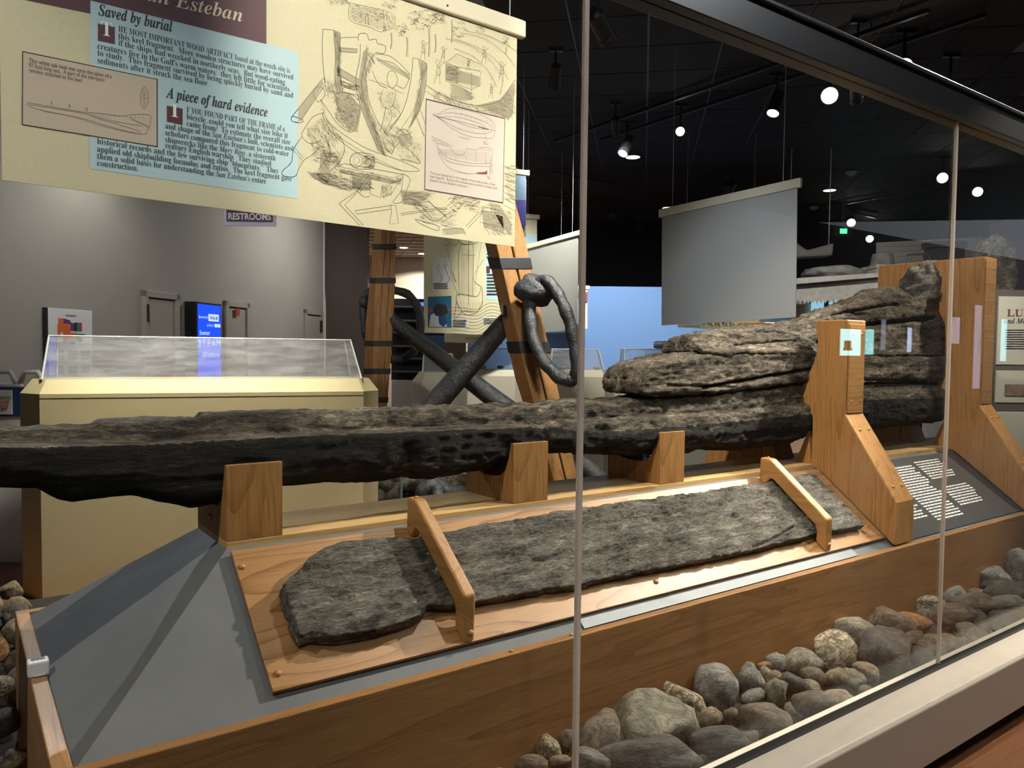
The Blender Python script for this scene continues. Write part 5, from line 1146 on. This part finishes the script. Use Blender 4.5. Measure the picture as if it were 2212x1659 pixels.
# anchor banner, parallel to the plinth
YA = dep(916, 717, 7.6)[1]; AP = lambda x, y, k=1: ony(x, y, YA)-np.array([0, .0012*k, 0])
e, n = hung('anchor_banner', AP(916,718,0), AP(1160,728,0), AP(1160,470,0), AP(916,452,0), M['banner'], M['banner_rail'], 'cream anchor banner with ship engraving and diving photograph')
def apoly(pts, m, nm, k=1, par=None): mb = MB(); mb.add([AP(x, y, k) for x, y in pts], [tuple(range(len(pts)))]); return mb.build(nm, m, par or e)
apoly([(1048,500),(1160,505),(1160,652),(1048,648)], M['blue_print'], 'text_field', 1)
c1 = apoly([(934,561),(973,556),(973,623),(934,627)], plain('white_card', (.62, .61, .58), .5), 'anchor_card', 2); apoly([(924,641),(975,639),(975,707),(924,707)], plain('sea_blue', (.02, .12, .22), .4), 'photograph', 2)
apoly([(924,668),(950,660),(975,668),(975,672),(950,668),(924,676)], plain('photo_red', (.35, .06, .07), .5), 'photo_deck', 3); apoly([(926,706),(930,680),(948,672),(962,690),(965,706)], plain('photo_pale', (.55, .56, .60), .5), 'photo_hull', 4); apoly([(934,668),(944,656),(962,658),(968,674),(955,684),(940,682)], M['ink'], 'photo_figure', 5); apoly([(946,684),(958,680),(966,696),(958,706),(948,700)], M['navy'], 'photo_figure', 6)
apoly([(977,688),(1012,688),(1012,707),(977,708)], plain('caption_white', (.60, .59, .55), .5), 'caption_card', 2); apoly([(1042,683),(1085,686),(1085,703),(1042,702)], plain('caption_white', (.60, .59, .55), .5), 'caption_card', 2)
mb = MB(); AE = lambda pts, w=.004, sm=True: ribbon(mb, [AP(x, y, 2) for x, y in pts], w, np.array([0, -1.0, 0]), 0, sm)
AE([(986,652),(982,690),(1000,672),(1030,672),(1042,655),(1040,620),(1030,640),(990,635),(986,652)],.006); AE([(984,650),(1000,675),(1015,680),(1032,673),(1042,650)],.005); AE([(992,640),(990,560),(995,530),(1010,528),(1022,532),(1020,640)],.005); AE([(1012,510),(1012,660)],.006); AE([(1000,550),(1026,552)],.004); AE([(975,600),(990,640)],.003); AE([(1040,520),(1022,640)],.003); AE([(1045,560),(1022,600),(1040,620)],.004); AE([(960,560),(985,610),(975,580),(965,530)],.003); AE([(955,525),(965,530),(972,524),(980,530),(992,526)],.004); AE([(985,510),(1000,528),(1030,524),(1038,508)],.005)
for k in range(9): AE([(998+k*3, 535+k), (996+k*3, 640)], .0022, False)
for k in range(8): AE([(988+k*6.5, 654+abs(k-4)*-1), (990+k*6.5, 668)], .0025, False)
for k in range(9): y = 660+k*7; AE([(976, y+4), (1000, y-3+8), (1030, y+8), (1060, y-6), (1100, y+2), (1140, y-4)], .0028)
for k in range(5): AE([(920+k*2, 590+k*24), (950, 640+k*12)], .002, False)
tag(mb.build('engraving_lines', M['engrave'], e), kind='stuff')
mb = MB()
for x in (946, 962): AE([(x-2, 570), (x, 580), (x+8, 604)], .004, False); AE([(x-4, 578), (x+4, 572)], .004, False); AE([(x+2, 610), (x+8, 606), (x+10, 596)], .005)
rs = random.Random(4)
for (xa, xb, ya, yb, st) in ((936, 968, 612, 624, 3.2), (978, 1008, 691, 706, 3.2), (1044, 1084, 688, 700, 3.4), (1051, 1072, 512, 560, 7), (1051, 1085, 592, 640, 7)):
    y = ya
    while y < yb: mb.quad(AP(xa, y, 4), AP(xb-rs.uniform(0, 4), y, 4), AP(xb-2, y+st*.5, 4), AP(xa, y+st*.5, 4)); y += st
apoly([(1050,575),(1058,575),(1058,590),(1050,590)], M['maroon'], 'initial_field', 3)
tag(mb.build('banner_print', M['ink'], e), kind='stuff')
# slices of other banners
F_ = upr
e, n = hung('blue_banner', F_(1060,512,7.0), F_(1136,512,7.0), F_(1137,375,7.0), F_(1060,368,7.0), plain('white_field', (.55, .58, .62), .5), M['banner_rail'], 'blue and violet banner edge peeking out right of the main banner')
for nm, ya, yb, m in (('pale_field', 376, 432, plain('print_slate_blue', (.26, .36, .52), .5)), ('violet_field', 432, 488, plain('print_violet', (.12, .10, .42), .5))):
    mb = MB(); mb.add([F_(x, y, 6.99) for x, y in ((1062, yb), (1136, yb), (1136, ya), (1062, ya))], [(0, 1, 2, 3)]); mb.build(nm, m, e)
e, n = hung('red_banner', F_(1205,710,10.2), F_(1269,710,10.2), F_(1269,622,10.2), F_(1205,622,10.2), plain('cream_field', (.62, .56, .45), .5), M['banner_rail'], 'cream and red banner before the blue wall right of the seam')
for nm, pts, m in (('red_field', ((1205,652),(1269,652),(1269,631),(1205,631)), plain('print_red', (.30, .025, .05), .5)), ('blue_field', ((1205,700),(1260,700),(1260,645),(1205,645)), plain('print_pale_blue', (.45, .60, .68), .5))):
    mb = MB(); mb.add([F_(x, y, 10.18-(.01 if nm[0] == 'b' else 0)) for x, y in pts], [(0, 1, 2, 3)]); mb.build(nm, m, e)
e, n = hung('low_banner', F_(1464,707,9.2), F_(1640,716,9.2), F_(1640,660,9.2), F_(1464,655,9.2), M['banner'], M['banner_rail'], 'cream banner with pale blue print showing under the blank banner', wires=True)
mb = MB(); mb.add([F_(x, y, 9.19) for x, y in ((1476,703),(1515,705),(1515,664),(1476,662))], [(0, 1, 2, 3)]); mb.build('blue_field', M['blue_print'], e)
mb = MB()
for k in range(8): ribbon(mb, [F_(1520+k*8, 704-(k % 3)*4, 9.19), F_(1526+k*8, 690+(k % 2)*8, 9.19), F_(1532+k*8, 705, 9.19)], .008, -FH)
mb.build('drawing', M['engrave'], e)
e, n = hung('strip_banner', F_(960,739,8.6), F_(1085,744,8.6), F_(1085,640,8.6), F_(960,636,8.6), M['banner'], M['banner_rail'], 'cream banner strip below the anchor banner', wires=True)
mb = MB()
for k in range(6): ribbon(mb, [F_(1005+k*7, 733, 8.59), F_(1009+k*7, 729, 8.59), F_(1013+k*7, 733, 8.59)], .005, -FH)
mb.build('drawing', M['engrave'], e)

# ------------------------------------------------------------------ left: folding sign; middle: dark unit
def panel(name, x0, y0, x1, y1, d, th, m, parent=None, **kw):
    a = upr(x0, y0, d); b = upr(x1, y1, d); w = (b-a)@RH; c = (a+b)/2; mb = MB(); mb.obox(c+FH*th/2, (RH, FH, Z), (abs(w)/2, th/2, abs(a[2]-b[2])/2)); return mb.build(name, m, parent, **kw)
e = thing('folding_sign', lift(10, 1200, 5.3), 'white and navy folding sign behind the left end of the keel', 'sign')
panel('board', -130, 826, 53, 1218, 5.3, .03, M['white'], e, bevel=.01); panel('navy_band', -130, 834, 52, 900, 5.292, .006, M['navy'], e); panel('plaque', -60, 842, 27, 896, 5.284, .006, M['white'], e, bevel=.003)
for xa, xb in ((-60, 36), (44, 96)):
    mb = MB(); mb.tube([dep(xa, 828, 5.32), dep(xa+8, 804, 5.32), dep(xb-14, 803, 5.32), dep(xb, 828, 5.32)], .018, 6); mb.build('carry_handle', M['white'], e, smooth=True)
panel('foot', -130, 1216, 60, 1224, 5.3, .06, M['black'], e)
for k, (t, y, c) in enumerate((('CORPUS CHRISTI', 862, (.25, .25, .30)), ('MUSEUM', 871, (.75, .22, .06)), ('SCIENCE', 879.5, (.60, .04, .25)), ('& HISTORY', 887, (.06, .05, .16)))):
    mb = MB(); V0 = {0: -50, 1: -20, 2: -22, 3: -28}[k]; write(mb, t, upr(V0, y, 5.281), upr((23, 20, 18, 16)[k], y, 5.281), Z, 'sans', .030, bold=.02); mb.build('sign_lettering', plain('sign_ink', c, .5), e)
e = thing('dark_shelving', lift(880, 900, 12.5), 'tall black shelving unit with a blue light strip behind the stocks', 'shelving')
panel('back', 846, 645, 1000, 822, 12.6, .05, M['black'], e); dk = plain('shelf_charcoal', (.03, .03, .033), .35)
for y in (660, 690, 716, 745, 772, 800): panel('shelf', 846, y, 1000, y+8, 12.3, .3, dk, e, bevel=.02)
panel('light_strip', 895, 653, 925, 661, 12.25, .02, plain('blue_led', (.02, .05, .4), .4, emit=(.05, .12, 1.0), es=2.5), e)
panel('plinth_box', 846, 822, 1000, 960, 12.2, .4, M['wall_grey'], e)
tag(panel('navy_placard', 912, 724, 962, 765, 9.5, .02, M['navy']), 'small navy placard with white script under the anchor banner', 'placard')
tag(panel('brown_panel', 962, 735, 1006, 780, 10.2, .05, plain('brown_panel', (.14, .07, .03), .5)), 'brown wooden panel left of the blue wall', 'panel')

# ------------------------------------------------------------------ right: pier shed, trap, pots, driftwood, panels
wp = plain('whitewashed_board', (.30, .28, .265), .7, .25, var=.2, vscale=14); gp = plain('grey_tarpaulin', (.13, .125, .12), .8, .2, var=.3, vscale=10)
sh = thing('pier_shed', lift(1800, 700, 8.2), 'whitewashed plank front of a pier shed beyond the keel', 'shed')
cols_ = [1716, 1742, 1756, 1771, 1800, 1815, 1829, 1853, 1872, 1887, 1905]
for a, b in zip(cols_[:-1], cols_[1:]):
    ya = 613-(a-1716)*.085; panel('plank', a+.6, ya, b-.6, 648+((a*7) % 5), 8.2, .02, wp, sh)
mb = MB(); mb.prism([upr(1716, 601, 8.12), upr(1905, 589, 8.12), upr(1905, 598, 8.12), upr(1716, 614, 8.12)], FH*.08); mb.build('top_board', wp, sh)
for a in range(1716, 1905, 9):                # frayed lower edge
    mb = MB(); mb.add([upr(a, 648, 8.19), upr(a+8, 648, 8.19), upr(a+4, 655+(a*3 % 4), 8.19)], [(0, 1, 2)]); mb.build('frayed_fringe', wp, sh)
tp = MB(); P_, F2 = boulder(seed=311, rough=.5, ang=.3, sub=4); tp.add(P_@np.array([RH*.36, FH*.25, Z*.085])+dep(1795, 592, 8.5), F2); tag(tp.build('tarpaulin_heap', gp, smooth=True), 'crumpled grey tarpaulin heap on the shed roof', 'tarpaulin')
panel('inner_wall', 1716, 655, 1860, 1060, 8.6, .05, plain('warm_panel', (.55, .38, .26), .6), sh)
w_ = thing('shed_window', dep(1776, 690, 8.55), 'bright bluish window below the shed fringe', 'window')
for a, b in ((1754, 1781), (1789, 1806)): panel('window_pane', a, 648, b, 690, 8.54, .02, plain('daylight_pane', (.3, .5, .6), .3, emit=(.36, .72, .95), es=.9), w_)
panel('window_mullion', 1781, 648, 1789, 692, 8.53, .03, plain('mullion_blue', (.10, .14, .22), .5), w_)
wb = thing('board_wall', lift(1980, 600, 9.4), 'sloping whitewashed board wall behind the rear upright', 'board wall')
for k in range(6):
    y0, y1 = 524+k*11, 534.5+k*11; mb = MB(); mb.prism([dep(1894, y0+10.5, 9.4), dep(2120, y0-12+10.5, 9.4), dep(2120, y0-12, 9.4), dep(1894, y0, 9.4)], FH*.02); mb.build('board', plain('aged_white_board', (.20, .185, .175), .7), wb)
sc0 = dep(1955, 576, 8.8); zsh = sc0[2]; sb = thing('shelf_unit', (sc0[0], sc0[1], 0), 'tall white shelf unit carrying pot and trap behind the rear upright', 'shelf')
mb = MB(); mb.obox((sc0[0], sc0[1], zsh-.02), (RH, FH, Z), (.42, .2, .02)); mb.build('shelf_board', wp, sb)
for sx in (-.38, .38):
    mb = MB(); mb.obox(np.array([sc0[0], sc0[1], (zsh-.04)/2])+RH*sx, (RH, FH, Z), (.03, .18, (zsh-.04)/2)); mb.build('side_post', wp, sb)
c = sc0-RH*.26; mb = MB(); mb.lathe(c, Z, [(.12, 0), (.135, .02), (.12, .05), (.125, .06), (.118, .10), (.105, .14), (.03, .145), (.006, .15), (.006, .21)], 20); tag(mb.build('round_pot', gp, smooth=True), 'grey lidded round pot on the shelf by the rear upright', 'pot')
mb = MB(); TPt = lambda x, z, k: sc0+RH*x+Z*(z+.008)+FH*k
for k in (-.05, .05): mb.tube([TPt(.02, 0, k), TPt(.05, .13, k), TPt(.22, .14, k), TPt(.26, .05, k), TPt(.31, 0, k), TPt(.02, 0, k)], .007, 5)
for x, z in ((.02, 0), (.05, .13), (.22, .14), (.31, 0)): mb.tube([TPt(x, z, -.05), TPt(x, z, .05)], .007, 5)
tag(mb.build('wire_trap', plain('wire_grey', (.06, .055, .05), .6)), 'arched wire trap frame between the two rear posts', 'trap')
mb = MB(); mb.prism([dep(1690, 562, 9.6), dep(1730, 556, 9.6), dep(1800, 552, 9.6), dep(1803, 524, 9.6), dep(1745, 540, 9.6), dep(1722, 523, 9.6), dep(1690, 527, 9.6)], FH*.25); bo = thing('small_boat', dep(1745, 560, 9.7), 'pale bow of a small boat slung right of the blank banner', 'boat'); mb.build('hull', plain('pale_hull', (.16, .15, .14), .6), bo, bevel=.03)
mb = MB()
for x in (1705, 1790): q = dep(x, 530, 9.7); mb.tube([q, (q[0], q[1], CEIL)], .005, 5)
mb.build('sling_wire', M['wire'], bo)
dk2 = MB(); dk2.obox(dep(2040, 548, 8.9), (RH, FH, Z), (.18, .10, .10)); dk2.obox(dep(2040, 530, 8.88), (RH, FH, Z), (.20, .12, .035)); tag(dk2.build('dark_crate', plain('dark_crate', (.03, .03, .032), .5)), 'dark crate behind the tall upright top', 'crate')
# driftwood slab
L2 = [(2095,870,50),(2108,800,60),(2125,720,66),(2135,640,80),(2146,590,88),(2150,550,84),(2146,528,66),(2140,516,30)]
loops = []
for x, y, w in L2:
    c = dep(x, y, 7.2); hw = w/2/FPX*7.2; loops.append([c+RH*hw*math.cos(q)+FH*.14*math.sin(q)+Z*.02*math.cos(3*q) for q in [2*math.pi*j/40 for j in range(40)]])
LG = np.array(loops); t = np.linspace(0, len(L2)-1, 90); i0 = np.minimum(t.astype(int), len(L2)-2); fr = (t-i0)[:, None, None]; LG = LG[i0]*(1-fr)+LG[i0+1]*fr
nrm = LG-LG.mean(1, keepdims=True); nrm /= np.linalg.norm(nrm, axis=2, keepdims=True); p = LG.reshape(-1, 3); dsp = fbm(p*np.array([9, 9, 5]), 4, 7)*.06+(ridge(p*np.array([7, 7, 4]), 3, 9)-.6)*.08
tag(sheet_to_obj('driftwood_slab', (p+nrm.reshape(-1, 3)*dsp[:, None]).reshape(LG.shape), [M['keel_top']], np.zeros(40)), 'tall ragged driftwood slab behind the taller upright', 'driftwood')
ip = thing('info_stand', lift(2230, 900, 6.6), 'cream information stand with red heading at the right edge', 'information stand')
ic = plain('stand_cream', (.46, .43, .34), .5); fr_ = plain('stand_frame', (.09, .075, .06), .5)
panel('upper_frame', 2152, 626, 2420, 800, 6.6, .03, fr_, ip); panel('upper_sheet', 2158, 640, 2420, 790, 6.59, .02, ic, ip); panel('lower_frame', 2148, 792, 2420, 890, 6.57, .03, fr_, ip); panel('lower_sheet', 2152, 800, 2420, 872, 6.56, .02, ic, ip); panel('photo', 2172, 830, 2300, 856, 6.55, .01, plain('sepia_photo', (.20, .13, .09), .6, var=.4, vscale=20), ip)
mb = MB(); write(mb, 'LU', upr(2175, 683, 6.585), upr(2210, 683, 6.585), Z, 'serif', .085); mb.build('heading_lettering', plain('heading_red', (.16, .04, .035), .5), ip)
mb = MB(); write(mb, 'and Models', upr(2168, 698, 6.585), upr(2240, 698, 6.585), Z, 'italic')
for k in range(9): mb.quad(upr(2170, 712+k*5, 6.585), upr(2300, 712+k*5, 6.585), upr(2300, 713.6+k*5, 6.585), upr(2170, 713.6+k*5, 6.585))
tag(mb.build('stand_print', M['ink'], ip), kind='stuff')
panel('base', 2150, 890, 2420, 1010, 6.5, .3, M['cream_pale'], ip)
tag(panel('violet_wall', 2150, 480, 2500, 640, 9.2, .1, plain('violet_paint', (.055, .03, .07), .7)), 'dusky violet wall panel at the right edge', 'wall panel')

# ------------------------------------------------------------------ hall behind the camera, seen only mirrored in the glass
def RB(px, py, Y):
    r = ray(px, py); t = (2*YG-Y)/r[1]; return np.array([r[0]*t, Y, CAM[2]+r[2]*t])
bw = MB(); bw.box((-6, -6.2, 0), (24, -6.05, CEIL)); tag(bw.build('wall_behind', plain('hall_wall', (.16, .14, .125), .7)), kind='structure')
def back_pane(name, x0, y0, x1, y1, col, es, label, cat, Y=-6.0):
    a = RB(x0, y1, Y); b = RB(x1, y0, Y); e = thing(name, ((a[0]+b[0])/2, Y, a[2]), label, cat)
    mb = MB(); mb.box((min(a[0], b[0]), Y-.02, a[2]), (max(a[0], b[0]), Y, b[2])); mb.build('lit_pane', plain('lit_pane', (.3, .4, .4), .4, emit=col, es=es), e)
    mb = MB(); f = .05; xa, xb = min(a[0], b[0]), max(a[0], b[0])
    for q in (((xa-f, Y-.03, a[2]-f), (xa, Y+.02, b[2]+f)), ((xb, Y-.03, a[2]-f), (xb+f, Y+.02, b[2]+f)), ((xa-f, Y-.03, a[2]-f), (xb+f, Y+.02, a[2])), ((xa-f, Y-.03, b[2]), (xb+f, Y+.02, b[2]+f))): mb.box(*q)
    mb.build('frame', M['wall_brown'], e); return e
v_ = back_pane('lit_vitrine', 1812, 712, 1860, 768, (.45, .95, .98), 8, 'glowing vitrine mirrored in the glass on the shorter upright', 'vitrine')
a = RB(1824, 752, -5.97); b = RB(1838, 736, -5.97); mb = MB(); mb.box((min(a[0], b[0]), -5.98, a[2]), (max(a[0], b[0]), -5.96, b[2])); mb.build('exhibit', plain('grey_exhibit', (.10, .08, .10), .5), v_)
a = RB(1822, 757, -5.97); b = RB(1840, 752, -5.97); mb = MB(); mb.box((min(a[0], b[0]), -5.98, a[2]), (max(a[0], b[0]), -5.96, b[2])); mb.build('exhibit_base', plain('red_exhibit', (.6, .02, .04), .5), v_)
for k, (x0, y0, x1, y1, c, s, lab) in enumerate(((1866,712,1888,766,(.35,.85,.85),6,'narrow greenish window mirrored right of the shorter upright'),(1957,708,1970,760,(.6,.7,1.0),4.5,'slim bluish window mirrored over the sternpost'),(1900,690,1914,756,(.6,.62,.8),1.6,'dim tall window mirrored over the sternpost timber'),
      (2052,686,2074,742,(.62,.62,.85),1.8,'lilac window mirrored beside the grey seam'),(2098,660,2122,840,(.62,.62,.9),1.5,'long pale doorway mirrored on the taller upright'),(2158,690,2176,780,(.40,.85,.95),3.0,'cyan window mirrored over the driftwood'))):
    back_pane('hall_window', x0, y0, x1, y1, c, s, lab, 'window')
# ------------------------------------------------------------------ ceiling tracks and lamps
def spot_fixture(p, aim, label, lit=True, watts=0, cone=40, col=(1, .88, .72), group='track spotlights', size=1.0, top=None, soft=.03, blend=.55):
    p = np.array(p, float); aim = np.array(aim, float); d = aim-p; d /= np.linalg.norm(d)
    e = thing('track_spotlight', p, label, 'spotlight', group); s = size
    mb = MB(); mb.lathe(p-d*.11*s, d, [(.030*s, 0), (.046*s, .02*s), (.046*s, .16*s), (.05*s, .165*s), (.05*s, .20*s), (.043*s, .20*s), (.040*s, .185*s)], 18); mb.build('housing', M['lamp_black'], e)
    mb = MB(); mb.lathe(p+d*.078*s, d, [(.040*s, 0), (.036*s, .006*s), (.015*s, .008*s)], 16); mb.build('lens', M['lamp_lens'] if lit else M['lamp_black'], e)
    tz = top or CEIL-.011; q = p-d*.02
    mb = MB(); mb.tube([q, (q[0], q[1], q[2]+.07*s), (q[0], q[1], tz)], .011*s, 6); mb.build('stem', M['lamp_black'], e)
    mb = MB(); mb.obox((q[0], q[1], tz-.012), (RH, FH, Z), (.06*s, .018, .014)); mb.build('track_adapter', M['lamp_black'], e)
    if watts:
        ld = bpy.data.lights.new('spot_lamp', 'SPOT'); ld.energy = watts; ld.spot_size = math.radians(cone); ld.spot_blend = blend; ld.color = col; ld.shadow_soft_size = soft
        lo = bpy.data.objects.new('spot_lamp', ld); COL.objects.link(lo); lo.parent = e; q = d*.105*s; lo.location = Vector(q.tolist()); lo.rotation_euler = Vector(d.tolist()).to_track_quat('-Z', 'Y').to_euler()
    return e
TRACK_Z = CEIL-.09
for k, (p, a, w, c, col, lab) in enumerate(KEY_LAMPS):
    spot_fixture(p, a, 'black '+lab, True, w, c, col, 'spotlights trained on the exhibit')
def where(t): return np.array(t[1:], float) if t[0] == 'P' else W(t[1], t[2])-V_*t[3] if t[0] == 'W' else dep(t[1], t[2], t[3])
for p, a, w, c, col, lab, *sf in ROOM_LAMPS:
    q = where(p); q[2] = min(q[2], 3.85) if p[0] == 'D' else 3.8
    spot_fixture(q, where(a), 'black '+lab, True, w, c, col, 'spotlights elsewhere in the hall', soft=sf[0] if sf else .12, blend=1.0)
# tracks seen above the right half
def track(x0, y0, x1, y1, label):
    a = onz(x0, y0, TRACK_Z+.018); b = onz(x1, y1, TRACK_Z+.018); d = (b-a)/np.linalg.norm(b-a); e = thing('lamp_track', (a+b)/2, label, 'track', 'ceiling lamp tracks')
    mb = MB(); mb.obox((a+b)/2, (d, np.cross(Z, d), Z), (np.linalg.norm(b-a)/2, .018, .016)); mb.build('track_bar', M['lamp_black'], e)
    for f in (.1, .5, .9):
        mb = MB(); q = a*(1-f)+b*f; mb.tube([q, (q[0], q[1], CEIL)], .006, 5); mb.build('track_hanger', M['lamp_black'], e)
for t in ((1298,302,2130,32,'long black lamp track crossing the ceiling right of the seam'),(1200,305,2006,23,'long black lamp track left of and above the other'),(1150,418,1347,447,'short black track with two dark spotlights by the seam'),(1195,372,1342,399,'short empty black track above the two dark spotlights'),(1355,464,1432,473,'short black track left of the blank banner'),
          (1786,447,2052,399,'black track rising right of the blank banner'),(1786,448,1892,470,'short black track above the two small lit lamps'),(1541,378,1625,397,'short black track just above the blank banner')): track(*t)
def seen_lamp(px, py, ax_, ay, d_aim, lit, label, size=1.0, dz=.20):
    """lamp whose housing centre is at an image point, hanging dz below its track; aimed towards a second image point"""
    p = onz(px, py, TRACK_Z-dz); a = dep(ax_, ay, d_aim*((p-CAM)@FW)); return spot_fixture(p, a, label, lit, 0, size=size*1.25)
seen_lamp(1353,316,1325,372,.985,True,'lit black spotlight at the left end of the long track')
seen_lamp(1470,282,1452,330,.80,True,'lit spotlight pointing at the camera between seam and blank banner wires',.85)
seen_lamp(1676,224,1660,275,.99,True,'lit black spotlight hanging above the blank banner')
seen_lamp(1792,206,1790,222,.70,True,'brightest round spotlight facing the camera, above the right glass pane',1.3)
seen_lamp(1953,140,1960,175,.85,True,'bright spotlight shining through the black case rail at upper right',1.1)
seen_lamp(2052,190,2060,215,1.1,False,'dark spotlight half hidden by the case rail at upper right')
seen_lamp(1217,449,1205,478,.97,False,'dark spotlight left of the pale seam on the short track',1.2); seen_lamp(1322,463,1322,490,.95,False,'dark spotlight right of the pale seam on the short track',1.2); seen_lamp(1377,488,1386,512,.95,False,'dark spotlight just left of the blank banner top',1.2)
seen_lamp(1574,405,1560,425,.97,False,'dark spotlight just above the blank banner rail',1.3); seen_lamp(1838,478,1842,497,.95,True,'small lit spotlight over the pier shed, left of two',1.3); seen_lamp(1879,514,1876,530,.94,True,'small lit spotlight over the pier shed, lower of two',1.3)
seen_lamp(2036,384,2036,393,.8,True,'lit spotlight left of the thin grey seam top',1.2); seen_lamp(2112,414,2110,423,.8,True,'lit spotlight right of the thin grey seam top',1.2)
for x, y, lab in ((1367,338,'round white recessed downlight right of the first lit spotlight'),(1792,410,'round white recessed downlight right of the blank banner rail'),(1443,448,'round white recessed downlight behind the blank banner corner'),(2093,494,'round white recessed downlight above the taller upright')):
    p = onz(x, y, CEIL-.013); e = thing('downlight', p, lab, 'light'); mb = MB(); mb.lathe(p, (0, 0, -1), [(.12, 0), (.12, .008), (.10, .010)], 18); mb.build('trim_ring', M['lamp_black'], e)
    mb = MB(); mb.lathe(p-Z*.011, (0, 0, -1), [(.095, 0), (.09, .003)], 18); mb.build('diffuser', plain('lit_diffuser', (.9, .9, .9), .5, emit=(1, .95, .88), es=3.0), e)
for x, y, lab in ((1839,371,'small round smoke detector on the black ceiling'),(1759,447,'white dome detector right of the blank banner')):
    p = onz(x, y, CEIL-.013); mb = MB(); mb.lathe(p, (0, 0, -1), [(.075, 0), (.075, .02), (.05, .035), (.045, .05), (.02, .055)], 16); tag(mb.build('smoke_detector', M['banner_back'], smooth=True), lab, 'detector')
# exit light
p = dep(1820, 500, 11.0); e = thing('exit_light', p, 'little green exit light in the dark beyond the blank banner', 'exit light'); mb = MB(); mb.obox(p, (RH, FH, Z), (.13, .03, .07)); mb.build('housing', M['lamp_black'], e)
mb = MB(); mb.obox(p-FH*.035, (RH, FH, Z), (.05, .003, .035)); mb.build('lit_face', plain('green_lit', (.05, .4, .15), .4, emit=(.1, 1.0, .35), es=2.0), e); mb = MB(); mb.tube([p+Z*.07, (p[0], p[1], CEIL)], .012, 5); mb.build('stem', M['lamp_black'], e)

bpy.data.objects.remove(_to); bpy.data.curves.remove(_tc); bpy.data.scenes.remove(TYPE_SCENE)
